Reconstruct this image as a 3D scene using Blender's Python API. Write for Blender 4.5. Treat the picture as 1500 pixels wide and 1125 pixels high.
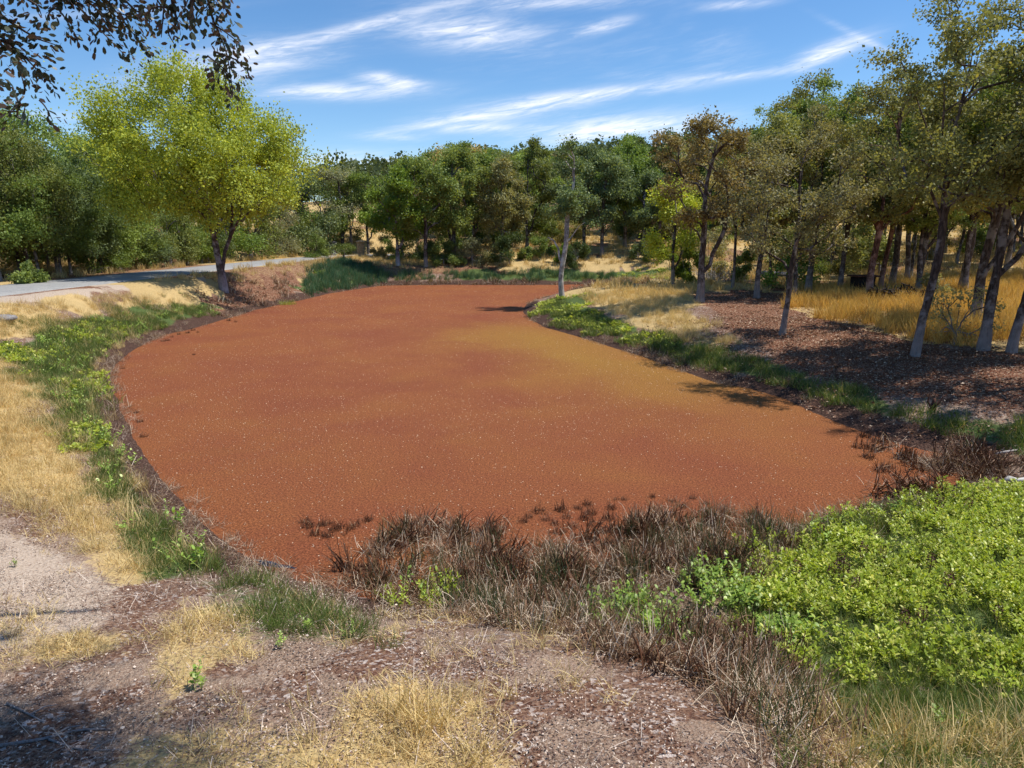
import bpy, math
import numpy as np

# ------------------------------------------------------------------ scene, camera, sky, sun
for o in list(bpy.data.objects):
    bpy.data.objects.remove(o, do_unlink=True)
SC = bpy.context.scene
COL = SC.collection
CAM_Z = 4.5
F = 1014.0                       # focal length in pixels of a 1500 px wide frame
PITCH = math.atan(217 / F)       # looking down

cam_d = bpy.data.cameras.new('camera')
cam_d.sensor_width = 36
cam_d.lens = 36 * F / 1500
cam_d.clip_start = 0.05
cam_d.clip_end = 6000
cam = bpy.data.objects.new('camera', cam_d)
COL.objects.link(cam)
cam.location = (0, 0, CAM_Z)
cam.rotation_euler = (math.pi / 2 - PITCH, 0, 0)
SC.camera = cam

SUN_EL = math.radians(63)
SUN_DIR = np.array([0.99, 0.04]); SUN_DIR /= np.linalg.norm(SUN_DIR)
SUN_AZ = math.atan2(SUN_DIR[0], SUN_DIR[1])     # clockwise from +Y

SC.view_settings.view_transform = 'Standard'
SC.view_settings.look = 'None'
SC.view_settings.exposure = 0.24
SC.view_settings.gamma = 1
SC.view_settings.use_curve_mapping = False
SC.render.resolution_x = 1024
SC.render.resolution_y = 768

W = bpy.data.worlds.new("World")
SC.world = W
W.use_nodes = True
SKY_STRENGTH = 0.135


class NT:
    """tiny helper round a node tree"""
    def __init__(s, tree):
        s.t = tree; s.n = tree.nodes; s.l = tree.links
        s.n.clear()

    def node(s, kind, ins=None, **props):
        nd = s.n.new(kind)
        for k, v in props.items():
            setattr(nd, k, v)
        for k, v in (ins or {}).items():
            s.set(nd.inputs[k], v)
        return nd

    def set(s, sock, v):
        if isinstance(v, bpy.types.NodeSocket):
            s.l.new(v, sock)
        else:
            if sock.type == 'RGBA' and hasattr(v, '__len__') and len(v) == 3:
                v = (*v, 1)
            sock.default_value = v

    def math(s, op, a, b=0.0, c=0.0, clamp=False):
        nd = s.n.new('ShaderNodeMath'); nd.operation = op; nd.use_clamp = clamp
        s.set(nd.inputs[0], a); s.set(nd.inputs[1], b); s.set(nd.inputs[2], c)
        return nd.outputs[0]

    def mix(s, f, a, b, mode='MIX'):
        nd = s.n.new('ShaderNodeMix'); nd.data_type = 'RGBA'; nd.blend_type = mode
        s.set(nd.inputs[0], f); s.set(nd.inputs[6], a); s.set(nd.inputs[7], b)
        return nd.outputs[2]

    def ramp(s, f, lo, hi, a=0.0, b=1.0):
        nd = s.n.new('ShaderNodeMapRange'); nd.interpolation_type = 'SMOOTHSTEP'
        s.set(nd.inputs[0], f); s.set(nd.inputs[1], lo); s.set(nd.inputs[2], hi)
        s.set(nd.inputs[3], a); s.set(nd.inputs[4], b)
        return nd.outputs[0]

    def noise(s, vec, scale, detail=3, rough=0.55, dist=0.0):
        nd = s.n.new('ShaderNodeTexNoise')
        s.set(nd.inputs['Vector'], vec); nd.inputs['Scale'].default_value = scale
        nd.inputs['Detail'].default_value = detail; nd.inputs['Roughness'].default_value = rough
        nd.inputs['Distortion'].default_value = dist
        return nd.outputs[0]


def sky_angles(px, py):
    """direction angles (azimuth, elevation) of a spot of sky"""
    x = (px - 750) / F; u = (562.5 - py) / F
    y = math.cos(PITCH) + math.sin(PITCH) * u
    z = -math.sin(PITCH) + math.cos(PITCH) * u
    return math.atan2(x, y), math.atan2(z, math.hypot(x, y))


def build_world():
    g = NT(W.node_tree)
    sky = g.node('ShaderNodeTexSky', sky_type='NISHITA', sun_disc=False)
    sky.sun_elevation = SUN_EL; sky.sun_rotation = SUN_AZ
    sky.altitude = 900; sky.air_density = 1.0; sky.dust_density = 0.25; sky.ozone_density = 2.6
    hs = g.node('ShaderNodeHueSaturation', {'Saturation': 1.2, 'Value': 1.0, 'Color': sky.outputs[0]})
    tint = g.mix(1.0, hs.outputs[0], (0.95, 0.98, 1.0), 'MULTIPLY')
    tc = g.node('ShaderNodeTexCoord')
    sep = g.node('ShaderNodeSeparateXYZ', {0: tc.outputs['Generated']})
    X, Y, Z = sep.outputs
    az = g.math('ARCTAN2', X, Y)
    el = g.math('ARCSINE', Z)
    # streaks: centre px, centre py, half length px, half width px, tilt deg (up to the right), weight
    streaks = [(300, 108, 120, 22, 12, .42), (395, 80, 85, 20, 8, .72), (520, 42, 130, 8, 17, .6),
               (690, 48, 95, 22, -2, .9), (500, 134, 105, 11, 3, .9), (572, 118, 38, 9, -8, 1.0),
               (720, 168, 110, 10, 9, .9), (880, 138, 150, 9, 5, .7), (900, 190, 120, 17, 3, 1.1),
               (690, 188, 80, 6, 1, .6), (1065, 112, 85, 5, 1, .42), (1215, 76, 48, 12, 16, 1.0),
               (885, 38, 34, 8, 12, .8), (780, 4, 140, 10, 0, .55), (510, 238, 70, 14, 2, .75),
               (575, 200, 42, 6, 0, .5), (1080, 6, 50, 7, 0, .45), (960, 232, 70, 10, 0, .5),
               (150, 20, 160, 6, 10, .25), (60, 170, 80, 7, 4, .25), (1270, 60, 60, 5, -30, .35)]
    total = None
    for px, py, a, b, tilt, w in streaks:
        az0, el0 = sky_angles(px, py)
        a1, e1 = sky_angles(px + 10, py); a2, e2 = sky_angles(px, py - 10)
        sx = math.hypot(a1 - az0, e1 - el0) / 10; sy = math.hypot(a2 - az0, e2 - el0) / 10
        t = math.radians(tilt)
        du = g.math('DIVIDE', g.math('SUBTRACT', az, az0), sx)
        dv = g.math('DIVIDE', g.math('SUBTRACT', el, el0), sy)
        p = g.math('ADD', g.math('MULTIPLY', du, math.cos(t) / a), g.math('MULTIPLY', dv, math.sin(t) / a))
        q = g.math('ADD', g.math('MULTIPLY', du, -math.sin(t) / b), g.math('MULTIPLY', dv, math.cos(t) / b))
        r2 = g.math('ADD', g.math('MULTIPLY', p, p), g.math('MULTIPLY', q, q))
        e = g.math('MULTIPLY', g.math('EXPONENT', g.math('MULTIPLY', r2, -0.9)), w)
        total = e if total is None else g.math('ADD', total, e)
    # fibrous noise along the wind
    comb = g.node('ShaderNodeCombineXYZ', {0: g.math('ADD', az, g.math('MULTIPLY', el, -1.2)), 1: g.math('SUBTRACT', g.math('MULTIPLY', el, 6.0), g.math('MULTIPLY', az, 0.8)), 2: 0.0})
    n1 = g.noise(comb.outputs[0], 9, 7, 0.62, 0.6)
    n2 = g.noise(comb.outputs[0], 30, 6, 0.65, 0.9)
    nn = g.math('ADD', g.math('MULTIPLY', n1, 0.6), g.math('MULTIPLY', n2, 0.4))
    fib = g.ramp(nn, 0.36, 0.66)
    # faint cirrus everywhere, so that the sky goes on the same way out of frame
    comb2 = g.node('ShaderNodeCombineXYZ', {0: az, 1: g.math('MULTIPLY', el, 4.5), 2: 4.0})
    n3 = g.ramp(g.noise(comb2.outputs[0], 2.3, 5, 0.6, 0.5), 0.56, 0.85, 0, 0.35)
    soft = g.math('MULTIPLY', total, g.math('ADD', g.math('MULTIPLY', fib, 0.85), 0.22))
    cl = g.math('MINIMUM', g.math('ADD', soft, g.math('MULTIPLY', n3, fib)), 0.93)
    up = g.ramp(Z, 0.0, 0.05)
    cl = g.math('MULTIPLY', cl, up)
    col = g.mix(cl, tint, (7.2, 7.3, 7.8))
    bg = g.node('ShaderNodeBackground', {'Color': col, 'Strength': SKY_STRENGTH})
    out = g.node('ShaderNodeOutputWorld')
    g.l.new(bg.outputs[0], out.inputs[0])


build_world()

sun_d = bpy.data.lights.new('sun', 'SUN')
sun_d.energy = 5.0
sun_d.angle = math.radians(0.55)
sun_d.color = (1.0, 0.955, 0.88)
sun = bpy.data.objects.new('sun', sun_d)
COL.objects.link(sun)
sun.rotation_euler = (math.pi / 2 - SUN_EL, 0, math.pi - SUN_AZ)   # lamp shines along -Z, from the sun's side
sun.location = (30, 10, 60)

# ------------------------------------------------------------------ numeric helpers
RNG = np.random.default_rng(11)
_T = np.random.default_rng(3).random((256, 256))


def vnoise(x, y, scale, seed=0):
    x = np.asarray(x, float) / scale + seed * 17.31; y = np.asarray(y, float) / scale + seed * 9.77
    xi = np.floor(x).astype(int); yi = np.floor(y).astype(int)
    fx = x - xi; fy = y - yi
    fx = fx * fx * (3 - 2 * fx); fy = fy * fy * (3 - 2 * fy)
    a = _T[xi & 255, yi & 255]; b = _T[(xi + 1) & 255, yi & 255]
    c = _T[xi & 255, (yi + 1) & 255]; d = _T[(xi + 1) & 255, (yi + 1) & 255]
    return (a * (1 - fx) + b * fx) * (1 - fy) + (c * (1 - fx) + d * fx) * fy - 0.5


def fbm(x, y, scale, oct=3, seed=0):
    v = 0; amp = 1.0
    for i in range(oct):
        v = v + amp * vnoise(x, y, scale / (2 ** i), seed + i)
        amp *= 0.5
    return v


def sstep(e0, e1, v):
    t = np.clip((np.asarray(v, float) - e0) / (e1 - e0), 0, 1)
    return t * t * (3 - 2 * t)


def sdist(x, y, poly):
    """signed distance to a closed polygon, negative inside"""
    x = np.asarray(x, float); y = np.asarray(y, float)
    best = np.full(x.shape, 1e18); inside = np.zeros(x.shape, bool)
    P = np.asarray(poly, float); n = len(P)
    for i in range(n):
        ax, ay = P[i]; bx, by = P[(i + 1) % n]
        ex, ey = bx - ax, by - ay
        t = np.clip(((x - ax) * ex + (y - ay) * ey) / (ex * ex + ey * ey + 1e-12), 0, 1)
        dx = x - ax - t * ex; dy = y - ay - t * ey
        best = np.minimum(best, dx * dx + dy * dy)
        c = ((ay > y) != (by > y)) & (x < (bx - ax) * (y - ay) / (by - ay + 1e-18) + ax)
        inside ^= c
    d = np.sqrt(best)
    return np.where(inside, -d, d)


def ray(px, py):
    x = (px - 750) / F; u = (562.5 - py) / F
    return np.array([x, math.cos(PITCH) + math.sin(PITCH) * u, -math.sin(PITCH) + math.cos(PITCH) * u])


def flat(px, py, z=0.0):
    r = ray(px, py); t = (CAM_Z - z) / -r[2]
    return r[0] * t, r[1] * t


# ------------------------------------------------------------------ terrain
shore_px = [(560, 418), (520, 424), (480, 430), (440, 440), (400, 448), (370, 455), (345, 463), (315, 472), (280, 482),
            (240, 491), (212, 502), (188, 517), (168, 533), (160, 550), (166, 578), (180, 612), (200, 652), (225, 690),
            (255, 727), (290, 765), (325, 797), (360, 820), (400, 840), (450, 855), (500, 864), (545, 880), (620, 880),
            (720, 872), (820, 862), (920, 845), (1020, 820), (1100, 795), (1160, 772), (1210, 756), (1270, 740),
            (1320, 727), (1380, 718), (1432, 704), (1420, 690), (1350, 688), (1400, 668), (1330, 655), (1265, 633),
            (1215, 615), (1180, 599), (1145, 582), (1100, 570), (1050, 560), (1010, 547), (965, 530), (925, 517),
            (880, 503), (840, 491), (800, 480), (778, 468), (766, 456), (772, 446), (795, 438), (830, 431),
            (870, 427), (910, 423), (938, 420), (925, 417), (860, 416.5), (760, 417.5), (660, 417)]
SHORE = [flat(*p) for p in shore_px]
marsh_px = [(480, 880), (560, 820), (760, 800), (1000, 760), (1200, 745), (1500, 700), (1900, 690), (1900, 1150),
            (1250, 1150), (1050, 1010), (900, 950), (700, 915), (560, 905)]
MARSH = [flat(*p) for p in marsh_px]
ROAD_Z = 2.0
ROAD = np.array([(-24.6, -60), (-24.4, 0), (-24.2, 30), (-24.0, 50), (-23.8, 70), (-23.0, 84), (-20.6, 92), (-15.5, 97), (-8, 101), (4, 108), (20, 122), (45, 150)], float)


def catmull(P, k=8):
    P = np.asarray(P, float); out = []
    Q = np.vstack([2 * P[0] - P[1], P, 2 * P[-1] - P[-2]])
    for i in range(1, len(Q) - 2):
        p0, p1, p2, p3 = Q[i - 1:i + 3]
        for t in np.linspace(0, 1, k, endpoint=False):
            out.append(0.5 * ((2 * p1) + (-p0 + p2) * t + (2 * p0 - 5 * p1 + 4 * p2 - p3) * t * t + (-p0 + 3 * p1 - 3 * p2 + p3) * t ** 3))
    out.append(P[-1])
    return np.array(out)


ROADC = catmull(ROAD, 6)


def pathdist(x, y, P):
    best = np.full(np.shape(x), 1e18)
    for i in range(len(P) - 1):
        ax, ay = P[i]; bx, by = P[i + 1]
        ex, ey = bx - ax, by - ay
        t = np.clip(((x - ax) * ex + (y - ay) * ey) / (ex * ex + ey * ey), 0, 1)
        best = np.minimum(best, (x - ax - t * ex) ** 2 + (y - ay - t * ey) ** 2)
    return np.sqrt(best)


def H(x, y):
    x = np.asarray(x, float); y = np.asarray(y, float)
    d = sdist(x, y, SHORE)
    d = d + 0.55 * vnoise(x, y, 0.9, 4) * np.clip(np.abs(d) * 2, 0.15, 1) * np.exp(-np.abs(d) / 4)
    r = np.hypot(x, y)
    leftness = sstep(2, -10, x)
    top = 1.35 + 0.65 * leftness * sstep(6, 30, y)
    k = 3.6 + 1.2 * leftness
    hb = top * (1 - np.exp(-np.clip(d, 0, None) / k))
    m = sstep(1.2, -1.2, sdist(x, y, MARSH))
    hb = hb * (1 - 0.86 * m)
    h = np.where(d > 0, hb + 0.012, np.maximum(-0.9, 0.30 * d) + 0.012 - 0.02 * (d < -0.05))
    A = 0.8 + 1.5 * sstep(-25, 15, x / np.clip(r, 30, 1e9) * 40)
    s = np.clip((r - 45) / 40, 0, None)
    s = np.where(s > 5, 5 + 0.2 * (s - 5), s)
    h = h + A * s ** 1.45 * (d > 0) * sstep(0, 8, d)
    out = np.clip(d, 0, 1)
    h = h + out * (0.16 * fbm(x, y, 5.5, 3, 1) + 0.05 * fbm(x, y, 0.8, 3, 2)) * np.where(m > 0.3, 0.6, 1)
    h = h + sstep(60, 160, r) * 2.2 * fbm(x, y, 70, 2, 7)
    rd = pathdist(x, y, ROADC)
    wr = sstep(6.5, 3.2, rd)
    h = np.where((rd < 16) & (x > -30) & (y < 92), np.minimum(h, 1.62 + .38 * sstep(9, 4, rd) + .06 * fbm(x, y, 1.5, 2, 3)), h)
    rz = ROAD_Z + 1.1 * sstep(95, 150, y) * 3.0
    h = h * (1 - wr) + (rz - 0.03) * wr
    return h


def gp(px, py):
    """where the line of sight through a picture point meets the ground"""
    r = ray(px, py)
    t = np.geomspace(2.0, 600, 900)
    X = r[0] * t; Y = r[1] * t; Z = CAM_Z + r[2] * t
    hh = np.maximum(H(X, Y), 0)
    below = np.nonzero(Z < hh)[0]
    if len(below) == 0:
        i = len(t) - 1
    else:
        i = below[0]
    if i == 0:
        return np.array([X[0], Y[0]])
    a = (Z[i - 1] - hh[i - 1]); b = (hh[i] - Z[i])
    f = a / (a + b) if (a + b) > 0 else 1
    return np.array([X[i - 1] + (X[i] - X[i - 1]) * f, Y[i - 1] + (Y[i] - Y[i - 1]) * f])


def zone(pxs):
    return [tuple(gp(*p)) for p in pxs]


def project(P):
    P = np.asarray(P, float)
    x = P[..., 0]; y = P[..., 1]; z = P[..., 2] - CAM_Z
    d = y * math.cos(PITCH) - z * math.sin(PITCH)
    u = y * math.sin(PITCH) + z * math.cos(PITCH)
    d = np.where(d < 0.01, 0.01, d)
    return 750 + F * x / d, 562.5 - F * u / d


# ------------------------------------------------------------------ mesh helpers
def new_mesh(name, verts, quads=None, tris=None, mat=None, smooth=False):
    me = bpy.data.meshes.new(name)
    verts = np.asarray(verts, np.float32).reshape(-1, 3)
    q = np.zeros((0, 4), np.int32) if quads is None or len(quads) == 0 else np.asarray(quads, np.int32)
    t = np.zeros((0, 3), np.int32) if tris is None or len(tris) == 0 else np.asarray(tris, np.int32)
    me.vertices.add(len(verts)); me.vertices.foreach_set('co', verts.ravel())
    loops = np.concatenate([q.ravel(), t.ravel()])
    starts = np.concatenate([np.arange(len(q)) * 4, len(q) * 4 + np.arange(len(t)) * 3])
    if len(loops):
        me.loops.add(len(loops)); me.loops.foreach_set('vertex_index', loops)
        me.polygons.add(len(starts)); me.polygons.foreach_set('loop_start', starts.astype(np.int32))
        if smooth:
            me.polygons.foreach_set('use_smooth', np.ones(len(starts), bool))
    me.update(calc_edges=True)
    if mat is not None:
        me.materials.append(mat)
    return me


class MB:
    def __init__(s): s.v = []; s.q = []; s.t = []; s.n = 0

    def add(s, v, q=None, t=None):
        v = np.asarray(v, float).reshape(-1, 3)
        if q is not None and len(q): s.q.append(np.asarray(q, int) + s.n)
        if t is not None and len(t): s.t.append(np.asarray(t, int) + s.n)
        s.v.append(v); s.n += len(v)

    def mesh(s, name, mat, smooth=False):
        return new_mesh(name, np.vstack(s.v), np.vstack(s.q) if s.q else None, np.vstack(s.t) if s.t else None, mat, smooth)


def link(name, data, loc=(0, 0, 0), parent=None, label=None, cat=None, group=None, kind=None, rz=0.0):
    o = bpy.data.objects.new(name, data)
    COL.objects.link(o)
    o.location = loc
    o.rotation_euler = (0, 0, rz)
    if parent: o.parent = parent
    if label: o['label'] = label
    if cat: o['category'] = cat
    if group: o['group'] = group
    if kind: o['kind'] = kind
    return o


def tube(mb, path, rad, sides=6, cap=False, wob=0.0, rng=RNG):
    P = np.asarray(path, float); n = len(P)
    rad = np.broadcast_to(np.asarray(rad, float), (n,))
    T = np.gradient(P, axis=0); T /= np.linalg.norm(T, axis=1, keepdims=True) + 1e-9
    m = np.abs(T.mean(0)); ref = np.zeros(3); ref[int(np.argmin(m))] = 1
    N = np.cross(T, ref); N /= np.linalg.norm(N, axis=1, keepdims=True) + 1e-9
    B = np.cross(T, N)
    a = np.linspace(0, 2 * np.pi, sides, endpoint=False)
    R = rad[:, None] * (1 + (wob * (rng.random((n, sides)) - 0.5) if wob else 0))
    V = P[:, None, :] + R[..., None] * (np.cos(a)[None, :, None] * N[:, None, :] + np.sin(a)[None, :, None] * B[:, None, :])
    i = np.arange(n - 1)[:, None] * sides; j = np.arange(sides)[None, :]; j2 = (j + 1) % sides
    q = np.stack([i + j, i + sides + j, i + sides + j2, i + j2], -1).reshape(-1, 4)
    t = None
    V = V.reshape(-1, 3)
    if cap:
        V = np.vstack([V, P[-1], P[0]])
        b = (n - 1) * sides
        t = np.concatenate([np.stack([b + j[0], np.full(sides, n * sides), b + j2[0]], -1),
                            np.stack([j2[0], np.full(sides, n * sides + 1), j[0]], -1)])
    mb.add(V, q, t)


def box(mb, cx, cy, cz, sx, sy, sz, bev=0.0):
    """chamfered box, centre and full sizes"""
    x, y, z = sx / 2, sy / 2, sz / 2
    b = min(bev, x * .45, y * .45, z * .45)
    if b <= 0:
        v = np.array([(i * x, j * y, k * z) for k in (-1, 1) for i, j in ((-1, -1), (1, -1), (1, 1), (-1, 1))])
        q = [(3, 2, 1, 0), (4, 5, 6, 7), (0, 1, 5, 4), (1, 2, 6, 5), (2, 3, 7, 6), (3, 0, 4, 7)]
        mb.add(v + (cx, cy, cz), q); return
    rings = []
    for k, ins in ((-z, b), (-z + b, 0), (z - b, 0), (z, b)):
        xx, yy = x - ins, y - ins
        rings.append([(-xx + b, -yy, k), (xx - b, -yy, k), (xx, -yy + b, k), (xx, yy - b, k), (xx - b, yy, k), (-xx + b, yy, k), (-xx, yy - b, k), (-xx, -yy + b, k)])
    v = np.array(rings).reshape(-1, 3); q = []
    for r_ in range(3):
        for a in range(8):
            q.append((r_ * 8 + a, r_ * 8 + (a + 1) % 8, r_ * 8 + 8 + (a + 1) % 8, r_ * 8 + 8 + a))
    q += [(24, 25, 26, 27), (24, 27, 28, 31), (31, 28, 29, 30)]
    q += [(3, 2, 1, 0), (7, 4, 3, 0), (6, 5, 4, 7)]
    mb.add(v + (cx, cy, cz), q)


def leaf_quads(C, D, Nn, L, Wd):
    """folded rhombic leaves: C base points, D along, Nn normal; 4 verts, one quad each"""
    S = np.cross(D, Nn); S /= np.linalg.norm(S, axis=1, keepdims=True) + 1e-9
    L = L[:, None]; Wd = Wd[:, None]
    a = C; b = C + D * L * .5 + S * Wd * .5 + Nn * Wd * .12; c = C + D * L - Nn * L * .08; d = C + D * L * .5 - S * Wd * .5 + Nn * Wd * .12
    n = len(C)
    V = np.stack([a, b, c, d], 1).reshape(-1, 3)
    q = np.arange(n * 4).reshape(n, 4)
    return V, q


def unit(v): return v / (np.linalg.norm(v, axis=-1, keepdims=True) + 1e-9)


# ------------------------------------------------------------------ materials
def mat_new(name):
    m = bpy.data.materials.new(name); m.use_nodes = True
    return m, NT(m.node_tree)


def finish(g, shader, m=None, disp=None):
    out = g.node('ShaderNodeOutputMaterial')
    g.l.new(shader, out.inputs[0])


def leaf_mat(name, c1, c2, c3=None, rough=0.55, trans=0.35, use_obj=False, spec=0.3, patch=1.2, c3amt=0.12):
    m, g = mat_new(name)
    geo = g.node('ShaderNodeNewGeometry'); oi = g.node('ShaderNodeObjectInfo'); tc = g.node('ShaderNodeTexCoord')
    rnd = geo.outputs['Random Per Island']
    n = g.noise(tc.outputs['Object'], patch, 2)
    f = g.math('ADD', g.math('MULTIPLY', rnd, 0.55), g.math('MULTIPLY', g.ramp(n, .35, .65), 0.45))
    col = g.mix(f, c1, c2)
    if c3 is not None:
        r2 = g.math('FRACT', g.math('MULTIPLY', rnd, 17.3))
        col = g.mix(g.math('LESS_THAN', r2, c3amt), col, c3)
    if use_obj:
        col = g.mix(1.0, col, oi.outputs['Color'], 'MULTIPLY')
    v = g.math('ADD', g.math('MULTIPLY', oi.outputs['Random'], 0.4), 0.8)
    hsv = g.node('ShaderNodeHueSaturation', {'Value': v, 'Color': col})
    hsv.inputs['Hue'].default_value = 0.5
    colr = hsv.outputs[0]
    p = g.node('ShaderNodeBsdfPrincipled', {'Base Color': colr, 'Roughness': rough, 'Specular IOR Level': spec})
    tr = g.node('ShaderNodeBsdfTranslucent', {'Color': g.mix(1.0, colr, (1.3, 1.2, 0.6), 'MULTIPLY')})
    mx = g.node('ShaderNodeMixShader', {0: trans, 1: p.outputs[0], 2: tr.outputs[0]})
    finish(g, mx.outputs[0])
    return m


M = {}
# tree leaves: colour comes mostly from the crown object's own colour
M['leaf'] = leaf_mat('oak_leaf', (0.66, 0.7, 0.58), (1.38, 1.34, 1.1), (1.7, 1.45, 0.8), use_obj=True, trans=0.36, patch=0.55, c3amt=0.05)
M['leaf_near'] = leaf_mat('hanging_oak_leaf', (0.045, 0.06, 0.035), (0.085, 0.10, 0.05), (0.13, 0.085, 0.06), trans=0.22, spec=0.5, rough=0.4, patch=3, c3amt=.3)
M['straw'] = leaf_mat('dry_grass', (0.56, 0.41, 0.17), (0.74, 0.60, 0.32), (0.36, 0.22, 0.09), trans=0.25, spec=0.15)
M['gold'] = leaf_mat('golden_grass', (0.52, 0.33, 0.09), (0.72, 0.50, 0.18), (0.34, 0.18, 0.05), trans=0.3, spec=0.12)
M['green_grass'] = leaf_mat('green_grass', (0.085, 0.135, 0.028), (0.18, 0.23, 0.06), (0.40, 0.34, 0.14), trans=0.35, c3amt=.12)
M['rush'] = leaf_mat('green_rush', (0.035, 0.085, 0.03), (0.09, 0.14, 0.055), (0.26, 0.2, 0.1), trans=0.2, c3amt=.2)
M['teal_grass'] = leaf_mat('blue_green_sedge', (0.05, 0.12, 0.055), (0.10, 0.19, 0.10), (0.25, 0.25, 0.12), trans=0.3, c3amt=.12)
M['dead_reed'] = leaf_mat('dead_reed', (0.11, 0.058, 0.032), (0.33, 0.20, 0.12), (0.62, 0.50, 0.37), trans=0.14, spec=0.15, patch=2, c3amt=.22)
M['dark_reed'] = leaf_mat('rotten_reed', (0.05, 0.024, 0.015), (0.19, 0.085, 0.045), (0.4, 0.26, 0.15), trans=0.08, spec=0.15, c3amt=.10)
M['primrose'] = leaf_mat('water_plant_leaf', (0.27, 0.36, 0.03), (0.47, 0.54, 0.07), (0.64, 0.64, 0.16), trans=0.38, spec=0.4, rough=0.42, c3amt=.18)
M['primrose_cool'] = leaf_mat('creeping_plant_leaf', (0.20, 0.33, 0.05), (0.38, 0.50, 0.10), (0.52, 0.60, 0.2), trans=0.36, spec=0.4, rough=0.42, c3amt=.15)
M['dock'] = leaf_mat('red_seed_stalk', (0.05, 0.014, 0.01), (0.12, 0.035, 0.02), None, trans=0.05)
M['fleck'] = leaf_mat('floating_fleck', (0.72, 0.50, 0.32), (0.9, 0.78, 0.6), (0.35, 0.2, 0.12), trans=0.1, c3amt=.2)
M['chips'] = leaf_mat('ground_litter', (0.10, 0.05, 0.038), (0.34, 0.23, 0.16), (0.60, 0.49, 0.40), trans=0.05, c3amt=.13)
M['brown_leaves'] = leaf_mat('fallen_oak_leaf', (0.09, 0.036, 0.02), (0.27, 0.13, 0.07), (0.55, 0.40, 0.27), trans=0.08, c3amt=.10)


def bark_mat(name, c1, c2, c3, scale=6.0, base_pale=.55):
    m, g = mat_new(name)
    tc = g.node('ShaderNodeTexCoord'); oi = g.node('ShaderNodeObjectInfo')
    mp = g.node('ShaderNodeMapping', {'Vector': tc.outputs['Object'], 'Scale': (1, 1, 0.25)})
    n1 = g.noise(mp.outputs[0], scale * 3, 5, .65)
    n2 = g.noise(tc.outputs['Object'], scale * .45, 4, .6)
    col = g.mix(g.ramp(n1, .35, .65), c1, c2)
    col = g.mix(g.ramp(n2, .48, .62, 0, .85), col, c3)
    zz = g.node('ShaderNodeSeparateXYZ', {0: tc.outputs['Object']}).outputs[2]
    n3 = g.noise(tc.outputs['Object'], scale, 4, .65)
    low_ = g.math('MULTIPLY', g.ramp(g.math('ADD', zz, g.math('MULTIPLY', n3, -1.2)), .75, -.2, 0, base_pale), g.ramp(n1, .25, .5, .55, 1))
    col = g.mix(low_, col, (0.42, 0.38, 0.36))
    col = g.mix(1.0, col, oi.outputs['Color'], 'MULTIPLY')
    bp = g.node('ShaderNodeBump', {'Strength': 0.9, 'Distance': 0.04, 'Height': n1})
    p = g.node('ShaderNodeBsdfPrincipled', {'Base Color': col, 'Roughness': .9, 'Normal': bp.outputs[0], 'Specular IOR Level': .15})
    finish(g, p.outputs[0])
    return m


M['bark'] = bark_mat('oak_bark', (0.035, 0.026, 0.022), (0.11, 0.085, 0.072), (0.26, 0.24, 0.225))
M['bark_pale'] = bark_mat('pale_bark', (0.16, 0.13, 0.12), (0.40, 0.36, 0.35), (0.62, 0.60, 0.58), 5)
M['dead_wood'] = bark_mat('dead_wood', (0.28, 0.24, 0.22), (0.52, 0.47, 0.44), (0.68, 0.63, 0.6), 8)


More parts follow.
